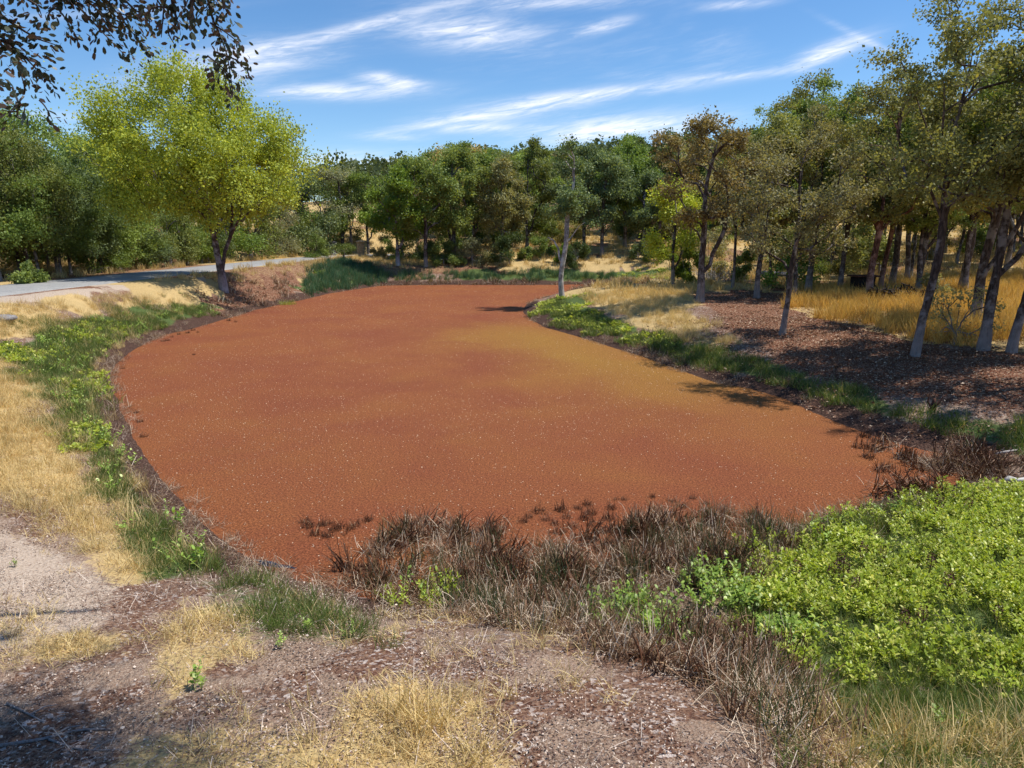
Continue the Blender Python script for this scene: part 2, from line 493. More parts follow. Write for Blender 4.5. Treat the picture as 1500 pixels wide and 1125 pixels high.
def ground_material():
    m, g = mat_new('ground_cover')
    tc = g.node('ShaderNodeTexCoord'); P = tc.outputs['Object']
    a = g.node('ShaderNodeAttribute', attribute_name='cover'); b = g.node('ShaderNodeAttribute', attribute_name='cover2')
    sa = g.node('ShaderNodeSeparateColor', {0: a.outputs['Color']}); sb = g.node('ShaderNodeSeparateColor', {0: b.outputs['Color']})
    straw, green, mud = sa.outputs; mulch, dust, far = sb.outputs
    nf = g.noise(P, 26, 5, .7); nm = g.noise(P, 5.5, 5, .65); nl = g.noise(P, 0.8, 4, .6)
    nff = g.noise(P, 75, 3, .7)
    vor = g.node('ShaderNodeTexVoronoi', {'Vector': P, 'Scale': 30.0, 'Randomness': 1.0}, feature='F1')
    vcol = g.node('ShaderNodeSeparateColor', {0: vor.outputs['Color']})
    # basic litter ground: dark pinkish brown earth, paler crumbs and chips
    lit = g.mix(g.ramp(nf, .40, .62), (0.10, 0.045, 0.030), (0.26, 0.155, 0.10))
    lit = g.mix(g.math('MULTIPLY', g.ramp(vcol.outputs[0], .72, .80), g.ramp(nm, .38, .62)), lit, (0.50, 0.42, 0.37))
    lit = g.mix(g.ramp(nl, .48, .62, 0, .55), lit, g.mix(g.ramp(nff, .4, .62), (0.15, 0.09, 0.06), (0.42, 0.33, 0.255)))

    def w(x, n, soft=.30):
        t = g.math('ADD', x, g.math('MULTIPLY', g.math('SUBTRACT', n, .5), 1.3))
        return g.ramp(t, .5 - soft / 2, .5 + soft / 2)
    nmix = g.math('ADD', g.math('MULTIPLY', nm, .6), g.math('MULTIPLY', nf, .4))
    lit = g.mix(g.math('MULTIPLY', w(far, nf), .8), lit, g.mix(g.ramp(nff, .38, .62), (0.19, 0.115, 0.075), (0.42, 0.32, 0.24)))
    mul = g.mix(g.ramp(nf, .35, .65), (0.075, 0.025, 0.014), (0.23, 0.095, 0.052))
    mul = g.mix(g.math('MULTIPLY', g.ramp(vcol.outputs[1], .74, .8), .8), mul, (0.42, 0.29, 0.19))
    col = g.mix(w(mulch, nmix), lit, mul)
    dus = g.mix(g.ramp(nf, .3, .7), (0.36, 0.27, 0.20), (0.52, 0.42, 0.33))
    col = g.mix(w(dust, nmix), col, dus)
    st = g.mix(g.ramp(nf, .3, .7), (0.33, 0.215, 0.09), (0.56, 0.42, 0.20))
    st = g.mix(g.ramp(nl, .45, .65, 0, .5), st, (0.60, 0.42, 0.19))
    col = g.mix(w(straw, nmix), col, st)
    gr = g.mix(g.ramp(nf, .35, .65), (0.045, 0.07, 0.022), (0.12, 0.16, 0.05))
    col = g.mix(w(green, nmix), col, gr)
    md = g.mix(g.ramp(nf, .4, .65), (0.035, 0.019, 0.014), (0.13, 0.075, 0.055))
    col = g.mix(w(mud, nmix), col, md)
    hsum = g.math('ADD', g.math('ADD', g.math('MULTIPLY', nf, .5), g.math('MULTIPLY', vor.outputs['Distance'], .4)), g.math('MULTIPLY', nm, 1.2))
    bp = g.node('ShaderNodeBump', {'Strength': 0.8, 'Distance': 0.05, 'Height': hsum})
    p = g.node('ShaderNodeBsdfPrincipled', {'Base Color': col, 'Roughness': .95, 'Normal': bp.outputs[0], 'Specular IOR Level': .1})
    finish(g, p.outputs[0])
    return m


def water_material():
    m, g = mat_new('red_waterfern_carpet')
    tc = g.node('ShaderNodeTexCoord'); P = tc.outputs['Object']
    sep = g.node('ShaderNodeSeparateXYZ', {0: P}); X, Y, Z = sep.outputs
    nf = g.noise(P, 30, 5, .8); nm = g.noise(P, 7, 4, .6); nl = g.noise(P, 0.22, 6, .65, .4); nl2 = g.noise(P, 0.45, 4, .6, .3)
    # ochre drift: a band from the far middle to the right hand bay
    ax, ay = flat(715, 470); bx, by = flat(1240, 650)
    L = math.hypot(bx - ax, by - ay); dx, dy = (bx - ax) / L, (by - ay) / L
    u = g.math('ADD', g.math('MULTIPLY', g.math('SUBTRACT', X, ax), dx), g.math('MULTIPLY', g.math('SUBTRACT', Y, ay), dy))
    v = g.math('ADD', g.math('MULTIPLY', g.math('SUBTRACT', X, ax), -dy), g.math('MULTIPLY', g.math('SUBTRACT', Y, ay), dx))
    vn = g.math('ADD', v, g.math('MULTIPLY', g.math('SUBTRACT', nl, .5), 7))
    band = g.math('EXPONENT', g.math('MULTIPLY', g.math('MULTIPLY', vn, vn), -0.085))
    ends = g.math('MULTIPLY', g.ramp(u, -2, 7), g.ramp(u, L * 1.05, L * .6))
    ochre = g.math('MULTIPLY', band, ends)
    och = g.math('ADD', g.math('MULTIPLY', ochre, .85), g.math('MULTIPLY', g.ramp(nl2, .45, .75), .12))
    base = g.mix(g.ramp(nl, .3, .7), (0.232, 0.072, 0.033), (0.275, 0.098, 0.036))
    base = g.mix(och, base, (0.305, 0.160, 0.034))
    fine = g.mix(g.ramp(nf, .36, .66), (0.30, 0.27, 0.30), (1.5, 1.5, 1.45))
    col = g.mix(1.0, base, fine, 'MULTIPLY')
    col = g.mix(g.ramp(nm, .45, .75, 0, .18), col, g.mix(1.0, base, (0.62, 0.5, 0.6), 'MULTIPLY'))
    bp = g.node('ShaderNodeBump', {'Strength': .9, 'Distance': 0.03, 'Height': g.math('ADD', nf, nm)})
    p = g.node('ShaderNodeBsdfPrincipled', {'Base Color': col, 'Roughness': .85, 'Normal': bp.outputs[0], 'Specular IOR Level': .12})
    finish(g, p.outputs[0])
    return m


def simple_mat(name, c1, c2, scale=10, rough=.9, bump=.4, spec=.2):
    m, g = mat_new(name)
    tc = g.node('ShaderNodeTexCoord')
    n = g.noise(tc.outputs['Object'], scale, 5, .65)
    n2 = g.noise(tc.outputs['Object'], scale * .15, 3, .6)
    col = g.mix(g.ramp(g.math('ADD', g.math('MULTIPLY', n, .65), g.math('MULTIPLY', n2, .35)), .35, .65), c1, c2)
    bp = g.node('ShaderNodeBump', {'Strength': bump, 'Distance': 0.02, 'Height': n})
    p = g.node('ShaderNodeBsdfPrincipled', {'Base Color': col, 'Roughness': rough, 'Normal': bp.outputs[0], 'Specular IOR Level': spec})
    finish(g, p.outputs[0])
    return m


M['ground'] = ground_material()
M['water'] = water_material()
M['asphalt'] = simple_mat('weathered_asphalt', (0.22, 0.215, 0.21), (0.33, 0.32, 0.30), 14)
M['stone'] = simple_mat('tan_stone', (0.20, 0.155, 0.10), (0.42, 0.34, 0.23), 5)
M['pale_stone'] = simple_mat('pale_stone', (0.38, 0.36, 0.33), (0.60, 0.57, 0.53), 6)
M['grey_stone'] = simple_mat('grey_stone', (0.13, 0.12, 0.12), (0.30, 0.28, 0.27), 7)
M['dark_wood'] = simple_mat('dark_wood', (0.012, 0.009, 0.008), (0.04, 0.028, 0.022), 9)
M['rust'] = simple_mat('rotten_wood', (0.05, 0.022, 0.015), (0.13, 0.06, 0.04), 9)
M['wet'] = simple_mat('open_water', (0.01, 0.012, 0.02), (0.015, 0.02, 0.03), 2, rough=.08, bump=.05, spec=.8)

# ------------------------------------------------------------------ cover zones
Z = {}
Z['green_left'] = zone([(30, 510), (60, 540), (90, 600), (130, 660), (170, 720), (200, 790), (235, 845), (300, 835), (265, 765),
                        (215, 705), (175, 640), (152, 575), (148, 540), (180, 505), (240, 480), (310, 462), (300, 444), (180, 455), (90, 474)])
Z['straw_left'] = zone([(-300, 520), (0, 530), (50, 560), (88, 620), (135, 690), (180, 760), (222, 840), (190, 850), (120, 790), (0, 725), (-300, 740)])
Z['straw_top'] = zone([(-300, 452), (0, 446), (180, 437), (270, 436), (300, 444), (180, 456), (90, 474), (30, 500), (-300, 520)])
Z['dust_left'] = zone([(-300, 440), (0, 433), (200, 412), (300, 408), (300, 428), (180, 437), (0, 450), (-300, 460)])
Z['pale_left'] = zone([(-200, 720), (0, 760), (130, 850), (190, 900), (120, 950), (0, 960), (-200, 1000)])
Z['straw_fg'] = zone([(480, 1075), (540, 1020), (600, 1005), (690, 1030), (740, 1090), (760, 1160), (420, 1160)])
Z['straw_fg2'] = zone([(255, 900), (300, 885), (350, 900), (350, 940), (290, 1010), (260, 1050), (215, 1060), (230, 990)])
Z['straw_fg3'] = zone([(30, 940), (70, 918), (180, 925), (190, 955), (100, 965), (40, 975)])
Z['straw_fg4'] = zone([(180, 1080), (330, 1060), (480, 1080), (480, 1160), (160, 1160)])
Z['green_fg'] = zone([(280, 850), (370, 850), (440, 880), (555, 925), (560, 955), (470, 955), (360, 935), (300, 900)])
Z['reeds'] = zone([(528, 850), (545, 800), (600, 772), (700, 772), (790, 795), (900, 790), (950, 752), (1100, 750), (1165, 785), (1120, 850),
                   (1010, 865), (950, 880), (1010, 920), (1090, 950), (1150, 1020), (1120, 1075), (1050, 1010), (960, 975), (840, 945), (720, 920), (610, 890)])
Z['rushes'] = zone([(640, 855), (720, 820), (900, 790), (1130, 772), (1180, 810), (1110, 860), (960, 885), (900, 915), (760, 915), (660, 890)])
Z['reed_edge'] = zone([(1000, 900), (1120, 940), (1180, 1020), (1180, 1100), (1110, 1125), (1060, 1030), (960, 975)])
Z['prim_main'] = zone([(1165, 795), (1250, 765), (1380, 738), (1500, 726), (1900, 715), (1900, 1020), (1500, 1010), (1440, 1015), (1350, 985), (1260, 985),
                       (1160, 985), (1100, 940), (1070, 895), (1100, 850)])
Z['prim_mid'] = zone([(895, 915), (925, 872), (1000, 850), (1130, 850), (1150, 960), (1080, 915), (1020, 900), (965, 945)])
Z['prim_small'] = zone([(585, 885), (620, 872), (645, 890), (620, 905)])
Z['grass_br'] = zone([(1150, 985), (1260, 960), (1350, 950), (1500, 990), (1900, 990), (1900, 1300), (1200, 1300), (1170, 1080)])
Z['green_strip'] = zone([(1165, 795), (1190, 775), (1290, 755), (1400, 730), (1330, 760), (1230, 790), (1150, 850)])
Z['green_right'] = zone([(786, 462), (815, 440), (850, 452), (900, 472), (1000, 506), (1060, 514), (1150, 545), (1250, 570), (1350, 610), (1500, 625), (1700, 640),
                         (1700, 690), (1500, 665), (1400, 640), (1320, 625), (1230, 600), (1150, 568), (1050, 545), (960, 518), (880, 495), (820, 475)])
Z['prim_right'] = zone([(784, 458), (800, 443), (830, 434), (860, 432), (850, 448), (900, 472), (960, 490), (935, 505), (880, 490), (820, 472)])
Z['prim_right2'] = zone([(940, 492), (985, 505), (1010, 520), (965, 515)])
Z['prim_l1'] = zone([(-60, 500), (20, 502), (90, 525), (148, 548), (152, 600), (110, 590), (60, 552), (0, 526), (-60, 530)])
Z['prim_l2'] = zone([(48, 505), (90, 492), (150, 470), (185, 482), (150, 515), (85, 520)])
Z['prim_l3'] = zone([(102, 640), (128, 628), (155, 655), (130, 668), (110, 658)])
Z['prim_far'] = zone([(885, 412), (890, 398), (940, 393), (985, 394), (990, 412)])
Z['straw_right'] = zone([(845, 436), (900, 427), (1000, 424), (1015, 450), (1050, 490), (1090, 505), (1000, 500), (930, 478)])
Z['gold_right'] = zone([(1160, 445), (1200, 428), (1330, 415), (1500, 405), (1800, 400), (1800, 520), (1500, 520), (1360, 505), (1250, 478), (1180, 460)])
Z['teal'] = zone([(440, 430), (455, 400), (500, 384), (560, 400), (565, 412), (520, 421), (470, 430)])
Z['far_green'] = zone([(565, 411), (600, 402), (700, 400), (860, 398), (900, 400), (895, 412), (760, 412), (640, 413)])
Z['far_dead'] = zone([(555, 419), (640, 411), (760, 411), (900, 411), (945, 416), (900, 418), (760, 419), (640, 419)])
Z['bank_tree'] = zone([(300, 460), (290, 432), (330, 415), (430, 408), (450, 430), (420, 446), (370, 456)])
Z['mulch_right'] = zone([(1000, 430), (1100, 425), (1200, 432), (1260, 470), (1360, 500), (1500, 515), (1800, 520), (1800, 640), (1500, 600), (1350, 590),
                         (1200, 560), (1100, 515), (1060, 480)])


def wz(x, y, names, soft=0.5, amp=1.0, ns=1.6, seed=5):
    n = fbm(x, y, ns, 3, seed) * amp
    w = np.zeros(np.shape(x))
    for k in names:
        sd = sdist(x, y, Z[k])
        w = np.maximum(w, sstep(soft, -soft, sd + n))
    return w


def scaled_amp(x, y):
    return np.clip(np.hypot(x, y) / 18, 0.35, 3)


# ------------------------------------------------------------------ ground mesh
def build_ground():
    a_front = np.radians(np.arange(-58, 58, 0.3)); a_back = np.radians(np.arange(58, 302, 2.5))
    ang = np.concatenate([a_front, a_back])
    rad = np.concatenate([[0.0], np.geomspace(1.0, 1500, 390)])
    na, nr = len(ang), len(rad)
    X = np.outer(rad, np.sin(ang)); Y = np.outer(rad, np.cos(ang))
    hz = H(X.ravel(), Y.ravel())
    V = np.stack([X.ravel(), Y.ravel(), hz], -1)
    i = np.arange(nr - 1)[:, None] * na; j = np.arange(na)[None]; j2 = (j + 1) % na
    q = np.stack([i + j, i + j2, i + na + j2, i + na + j], -1).reshape(-1, 4)[:, ::-1]
    me = new_mesh('ground', V, q, None, M['ground'], True)
    x, y = V[:, 0], V[:, 1]
    d = sdist(x, y, SHORE); r = np.hypot(x, y)
    amp = scaled_amp(x, y)
    straw = wz(x, y, ['straw_left', 'straw_top', 'straw_fg', 'straw_fg2', 'straw_fg3', 'straw_fg4', 'straw_right', 'gold_right'], .6, amp * .9)
    green = wz(x, y, ['green_left', 'green_right', 'green_strip', 'prim_main', 'teal', 'far_green', 'prim_far', 'prim_l1', 'prim_l2', 'prim_right'], .6, amp * .7)
    green = np.maximum(green, .55 * wz(x, y, ['green_fg', 'grass_br', 'rushes'], .6, .6))
    mud = wz(x, y, ['reeds', 'reed_edge', 'rushes', 'far_dead'], .4, .5) * .85
    edge = sstep(1.35, 0.45, d + .7 * fbm(x, y, 1.2, 3, 9)) * (d > -3)
    mud = np.maximum(mud, edge * .9)
    mud = np.where(d < 0, 1, mud)
    mulch = wz(x, y, ['mulch_right', 'bank_tree'], 1.2, amp)
    dust = wz(x, y, ['dust_left', 'pale_left'], .8, amp)
    # the open woodland beyond: straw with patches of leaf mulch
    farw = sstep(34, 46, r + 6 * fbm(x, y, 12, 2, 3)) * (d > 1.5)
    pat = .5 + .9 * fbm(x, y, 9, 3, 6)
    straw = np.maximum(straw, farw * np.clip(.95 - .55 * (pat > .58) , 0, 1) * (mulch < .5) * (green < .3))
    mulch = np.maximum(mulch, farw * (pat > .52) * .8)
    green = green * (d > .2)
    A = np.stack([straw, green, mud, np.ones_like(x)], -1).astype(np.float32)
    pale = sstep(.45, .75, fbm(x, y, .55, 4, 30) + .5 + .25 * wz(x, y, ['pale_left'], .8, .5)) * .9
    B = np.stack([mulch, dust, pale, np.ones_like(x)], -1).astype(np.float32)
    for nm, arr in (('cover', A), ('cover2', B)):
        at = me.attributes.new(nm, 'FLOAT_COLOR', 'POINT')
        at.data.foreach_set('color', arr.ravel())
    link('ground', me, kind='structure')


build_ground()

# pond
wv = [(-40, 5, 0), (30, 5, 0), (30, 75, 0), (-40, 75, 0)]
link('pond_water', new_mesh('pond_water', wv, [(0, 1, 2, 3)], None, M['water']), kind='structure')


# road with thin shoulders
def build_road():
    P = ROADC; T = np.gradient(P, axis=0); T /= np.linalg.norm(T, axis=1, keepdims=True)
    N = np.stack([T[:, 1], -T[:, 0]], -1)
    offs = [-2.35, -2.25, -1.1, 0, 1.1, 2.25, 2.35]; zz = [-.08, 0.012, .03, .045, .03, 0.012, -.08]
    V = []
    for i in range(len(P)):
        rz = ROAD_Z + 1.1 * sstep(95, 150, P[i][1]) * 3.0
        for o_, z_ in zip(offs, zz):
            wob = .10 * fbm(P[i][1] * 1.0, o_, 2.5, 2, 4) if abs(o_) > 2 else 0
            V.append((P[i][0] + N[i][0] * (o_ + wob), P[i][1] + N[i][1] * (o_ + wob), rz + z_))
    n = len(offs); q = []
    for i in range(len(P) - 1):
        for j in range(n - 1):
            q.append((i * n + j, i * n + j + 1, (i + 1) * n + j + 1, (i + 1) * n + j))
    link('road', new_mesh('road', V, q, None, M['asphalt'], True), kind='structure')


build_road()

# ------------------------------------------------------------------ trees
LEAVES = {}


def tree_meshes(seed, h, rx, rz_frac=0.62, n_clump=130, leaves=110, leaf=0.10, trunk_r=0.16, lean=(0, 0), fork=0, low=0.30,
                shell=0.55, clump_r=0.55, flat_=0.6, droop=0.0, bark='bark', bare=0.0, crown_off=(0, 0), upright=0.0, wig=0.10, spray=0.25, fork_at=2):
    """returns (trunk mesh, crown mesh) of one tree, base at origin"""
    rng = np.random.default_rng(seed)
    nodes = []; par = []; chains = []
    ztop = h * 0.80

    def trunk_path(x0, y0, tx, ty, zt, n=12, start=0):
        zs = np.linspace(0, 1, n); ph = rng.random(4) * 6.28
        X = x0 + (tx - x0) * zs ** 1.1 + wig * h * .09 * (np.sin(zs * 5 + ph[0]) + .5 * np.sin(zs * 11 + ph[1])) * zs ** .5
        Y = y0 + (ty - y0) * zs ** 1.1 + wig * h * .09 * (np.sin(zs * 5 + ph[2]) + .5 * np.sin(zs * 11 + ph[3])) * zs ** .5
        return np.stack([X - X[0] + x0, Y - Y[0] + y0, zs * zt], -1)
    P = trunk_path(0, 0, lean[0] * h, lean[1] * h, ztop)
    P[0, 2] = -0.25
    ids = []
    for k in range(len(P)):
        nodes.append(P[k]); par.append(k - 1); ids.append(k)
    chains.append(ids)
    for f_ in range(fork):
        s = fork_at
        ang = rng.random() * 6.28 if fork > 1 else 0.3
        tgt = P[-1] * np.array([1, 1, .92]) + np.array([math.cos(ang), .5 * math.sin(ang), 0]) * h * .2
        Q = np.linspace(0, 1, 10)[1:, None]
        c = P[s]
        ctrl = c + (tgt - c) * np.array([.55, .55, .35])
        B_ = (1 - Q) ** 2 * c + 2 * Q * (1 - Q) * ctrl + Q ** 2 * tgt
        B_ = B_ + rng.normal(0, .012 * h, B_.shape) * np.array([1, 1, 0])
        ids = [s]; pi = s
        for b in B_:
            nodes.append(b); par.append(pi); pi = len(nodes) - 1; ids.append(pi)
        chains.append(ids)
    # clump centres through the crown's volume
    zc = h * (1 + low) / 2; rz = h * (1 - low) / 2
    lob = rng.normal(size=(9, 3)); lob = unit(lob); lob[:, 2] = np.abs(lob[:, 2]) * .8
    n_lobe = max(10, n_clump // 6)
    cs = []; lobes = []
    while len(lobes) < n_lobe:
        v = unit(rng.normal(size=3))
        s = (rng.random() ** (1 / 3)) * (1 - shell) + shell * (0.74 + .26 * rng.random())
        lo = max(0.0, float(np.max(lob @ v)))
        s *= 0.70 + 0.34 * lo ** 2
        p = np.array([v[0], v[1], v[2]]) * s
        if v[2] < 0: p[:2] *= (1 / max(.35, math.hypot(v[0], v[1]))) ** .7
        lobes.append(p * np.array([rx, rx, rz]))
    lobes = np.array(lobes); lr = .24 * rx * rng.uniform(.6, 1.3, n_lobe)
    for k in range(n_clump):
        j = k % n_lobe
        p = lobes[j] + unit(rng.normal(size=3)) * rng.random() ** .5 * lr[j] * np.array([1.15, 1.15, .75])
        p = p + (lean[0] * h * .8 + crown_off[0], lean[1] * h * .8 + crown_off[1], zc)
        p[2] = min(max(p[2], .05 * h + .1), h * .985)
        cs.append(p)
    cs = np.array(cs)
    axis = np.stack([np.interp(cs[:, 2], P[:, 2], P[:, 0]), np.interp(cs[:, 2], P[:, 2], P[:, 1])], -1)
    order = np.argsort(np.hypot(cs[:, 0] - axis[:, 0], cs[:, 1] - axis[:, 1]) + .15 * cs[:, 2])
    NP = np.array(nodes); tips = []
    for c in cs[order]:
        dv = NP - c
        dist = np.linalg.norm(dv, axis=1)
        cost = dist + 1.7 * np.clip(NP[:, 2] - c[2] + .62 * dist, 0, None) + 4 * (NP[:, 2] < h * max(.16, low * .6))
        k = int(np.argmin(cost)); p = NP[k]; L = dist[k]
        n = int(np.clip(L / .45, 2, 7))
        g0 = unit(p - NP[par[k]]) if par[k] >= 0 else np.array([0, 0, 1.])
        ctrl = p + g0 * L * .32 + (c - p) * .25 + np.array([0, 0, L * (.10 + upright)])
        tt = np.linspace(0, 1, n + 1)[1:, None]
        B_ = (1 - tt) ** 2 * p + 2 * tt * (1 - tt) * ctrl + tt ** 2 * c
        B_[:-1] += rng.normal(0, .05 * L, (n - 1, 3)) if n > 1 else 0
        ids = [k]; pi = k
        for b in B_:
            nodes.append(b); par.append(pi); pi = len(nodes) - 1; ids.append(pi)
        chains.append(ids); tips.append(pi)
        NP = np.vstack([NP, B_])
    par = np.array(par); wgt = np.zeros(len(nodes)) + .02
    for t_ in tips: wgt[t_] += 1
    for i in range(len(nodes) - 1, 0, -1): wgt[par[i]] += wgt[i]
    rr = trunk_r * (wgt / wgt[0]) ** .47
    rr = np.maximum(rr, .009)
    mb = MB()
    for ci, ids in enumerate(chains):
        R = rr[ids].copy()
        if ci > 0: R[0] = min(R[0], R[1] * 1.15)
        if ci == 0:
            R[0] *= 1.45; R[1] *= 1.08
            path = catmull(NP[ids], 3); R = np.interp(np.linspace(0, len(ids) - 1, len(path)), np.arange(len(ids)), R)
            tube(mb, path, R, 9, wob=.16, rng=rng)
        else:
            tube(mb, NP[ids], R, 6 if R[0] > .035 else 4, rng=rng)
    tm = mb.mesh('trunk', M[bark], True)
    # leaves
    nl = int(leaves * n_clump)
    own = rng.integers(0, n_clump, nl)
    centres = cs[own]
    cr = clump_r * (0.6 + .8 * rng.random(n_clump))[own]
    dirs = unit(rng.normal(size=(nl, 3)))
    rad_ = cr * (rng.random(nl) ** .5)
    pos = centres + dirs * rad_[:, None] * np.array([1, 1, flat_]) - np.array([0, 0, 1]) * (droop * rad_ ** 2)[:, None]
    outw = unit(centres - np.array([lean[0] * h * .8, lean[1] * h * .8, zc - rz * .3]))
    pos = pos + outw * (rng.exponential(1, nl) * spray * clump_r)[:, None] + np.array([0, 0, 1]) * (rng.exponential(1, nl) * spray * clump_r * .6)[:, None]
    if bare > 0:
        keep = rng.random(n_clump) > bare
        k2 = keep[own]; pos = pos[k2]; dirs = dirs[k2]; nl = len(pos)
    D = unit(rng.normal(size=(nl, 3)) + dirs * .6 + np.array([0, 0, -.25]))
    Nn = unit(np.cross(D, rng.normal(size=(nl, 3))) + np.array([0, 0, .35]))
    Nn = unit(Nn - D * np.sum(Nn * D, 1, keepdims=True))
    L = leaf * (0.65 + .7 * rng.random(nl))
    V, q = leaf_quads(pos, D, Nn, L, L * (.55 + .25 * rng.random(nl)))
    cm = new_mesh('crown', V, q, None, M['leaf'])
    return tm, cm


C_ = dict(  # crown colours (linear)
    olive=(0.25, 0.26, 0.10), green=(0.18, 0.245, 0.07), dark=(0.095, 0.14, 0.05), bright=(0.21, 0.29, 0.05), yellow=(0.38, 0.44, 0.07),
    brown=(0.25, 0.205, 0.11), grey=(0.24, 0.25, 0.17), blue=(0.17, 0.23, 0.115), cotton=(0.33, 0.385, 0.065), mid=(0.20, 0.26, 0.085), khaki=(0.32, 0.30, 0.16))


def put_tree(name, tm, cm, x, y, label, cat='tree', group=None, color='green', bark=(1, 1, 1), scale=(1, 1, 1), rz=0.0, jit=0.0, dz=0.0):
    o = link(name, None, (x, y, float(H(x, y)) + dz), label=label, cat=cat, group=group, rz=rz)
    o.scale = scale
    t = link('trunk', tm, parent=o); c = link('crown', cm, parent=o)
    cc = np.array(C_[color]) * (1 + jit * (RNG.random(3) - .5))
    c.color = (*cc, 1); t.color = (*bark, 1)
    return o


def tree_h(px, py, top):
    """ground spot and height that put a tree's top at picture height `top`"""
    x, y = gp(px, py); g0 = float(H(x, y))
    r = ray(px, top); t = y / r[1]
    return x, y, CAM_Z + r[2] * t - g0


# --- the cottonwood between the road and the pond
x, y, h = tree_h(328, 425, 103)
tm, cm = tree_meshes(24, h, h * .47, n_clump=640, leaves=165, leaf=.145, trunk_r=.225, lean=(-.07, 0), fork=1, fork_at=1, low=.20, shell=.25, clump_r=.7, spray=.36,
                     flat_=.8, upright=.12, crown_off=(0, 0))
put_tree('cottonwood_tree', tm, cm, x, y, 'large round yellow-green leafy tree with a forked trunk standing between road and pond', color='cotton', bark=(1.1, 1.05, 1.15))

# --- trees of the right hand grove, each with its own shape
near = [
    # px, py, top, half width px, colour, lean, fork, low, label
    (1145, 490, 180, 85, 'khaki', (.05, 0), 0, .30, 'small leaning olive oak with pale trunk base alone in front of the right grove', dict(trunk_r=.15, n_clump=150, seed=31)),
    (1340, 522, -60, 115, 'olive', (.06, 0), 0, .30, 'tall oak with whitish trunk base at the front edge of the right grove', dict(trunk_r=.17, n_clump=230, seed=32)),
    (1440, 513, -90, 110, 'olive', (.07, .02), 1, .42, 'tall right-leaning oak, left of the two leaning trunks near the right frame edge', dict(trunk_r=.21, n_clump=230, seed=33)),
    (1480, 517, -40, 95, 'green', (.10, 0), 0, .48, 'right-leaning oak trunk closest to the right frame edge', dict(trunk_r=.18, n_clump=150, seed=34)),
    (1025, 442, 146, 72, 'brown', (.02, 0), 1, .34, 'dark forked oak with thin brown foliage at the left end of the right grove', dict(trunk_r=.26, n_clump=170, seed=35, leaves=70)),
    (1073, 421, 190, 50, 'khaki', (.0, 0), 0, .34, 'slim oak with a pale thin trunk just right of the forked brown oak', dict(trunk_r=.13, n_clump=110, seed=36)),
    (1109, 437, 150, 60, 'olive', (.03, 0), 0, .33, 'dark-trunked oak behind the small leaning front oak, on its left', dict(trunk_r=.2, n_clump=150, seed=37)),
    (1128, 421, 160, 40, 'green', (-.04, 0), 0, .40, 'thin oak trunk in front of the fallen log', dict(trunk_r=.12, n_clump=90, seed=38)),
    (1187, 424, 98, 70, 'olive', (.02, 0), 0, .33, 'straight dark oak standing at the left end of the golden grass', dict(trunk_r=.2, n_clump=190, seed=39)),
    (1273, 438, 92, 75, 'olive', (.03, 0), 0, .30, 'oak with reddish brown trunk beside the dark lidded box', dict(trunk_r=.24, n_clump=200, seed=40)),
    (1289, 428, 120, 60, 'green', (.05, 0), 0, .36, 'oak close behind the reddish trunk, between box and dark brush heap', dict(trunk_r=.19, n_clump=140, seed=41)),
    (1428, 472, 60, 85, 'olive', (.04, .0), 1, .38, 'thick curved brown oak trunk in golden grass behind the leaning pair', dict(trunk_r=.26, n_clump=180, seed=42)),
    (1228, 430, 96, 72, 'mid', (.02, 0), 0, .36, 'oak left of the dark lidded box with a straight dark trunk', dict(trunk_r=.19, n_clump=170, seed=44)),
    (1345, 434, 60, 85, 'olive', (-.02, 0), 1, .36, 'forked oak behind the whitish-based tall oak in golden grass', dict(trunk_r=.2, n_clump=190, seed=45)),
    (1160, 416, 112, 62, 'green', (.0, 0), 0, .36, 'oak behind the small leaning olive oak, on its right', dict(trunk_r=.17, n_clump=150, seed=46)),
    (1413, 430, 110, 60, 'green', (.0, 0), 0, .38, 'straight oak farther back in the golden grass at right', dict(trunk_r=.2, n_clump=140, seed=43)),
]
ARCH = []
for px, py, top, hw, colr, lean, fork, low, lab, kw in near:
    x, y, h = tree_h(px, py, top)
    dist = math.hypot(x, y)
    rx = hw * dist / F * 1.05
    kw = dict(kw); kw['trunk_r'] *= .66; low = low * .75; kw['n_clump'] = int(kw['n_clump'] * 1.25); seed = kw.pop('seed')
    lf = kw.pop('leaves', 80)
    tm, cm = tree_meshes(seed, h, rx, low=low, lean=lean, fork=fork, leaves=lf, leaf=.092 if dist < 28 else .12, clump_r=.40, spray=.2, shell=.42, wig=.16, **kw)
    put_tree('oak_tree', tm, cm, x, y, lab, color=colr, bark=(1.0, .95, .95) if 'reddish' not in lab else (1.5, .95, .8), jit=.12)
    ARCH.append((tm, cm, h, rx))

# --- pale bare-trunked tree on the spit
x, y, h = tree_h(824, 436, 200)
tm, cm = tree_meshes(52, h, h * .15, n_clump=80, leaves=80, leaf=.13, trunk_r=.15, lean=(.03, 0), low=.42, shell=.3, clump_r=.5, bark='bark_pale', wig=.32)
o = put_tree('oak_tree', tm, cm, x, y, 'slender crooked tree with pale patchy trunk on the tip of the grassy spit', color='blue')
mb = MB()
tube(mb, [(0, 0, 2.0), (-.25, 0, 2.5), (-.3, 0, 3.0), (-.6, 0, 3.5), (-.95, 0, 3.7), (-1.1, 0, 3.45)], [.09, .08, .07, .05, .035, .015], 6, wob=.2)
tube(mb, [(0.05, 0, 3.2), (.5, 0, 3.7), (.9, .1, 4.3), (1.3, .1, 4.6)], [.06, .045, .03, .012], 5)
link('dead_branch', mb.mesh('dead_branch', M['bark_pale'], True), parent=o)

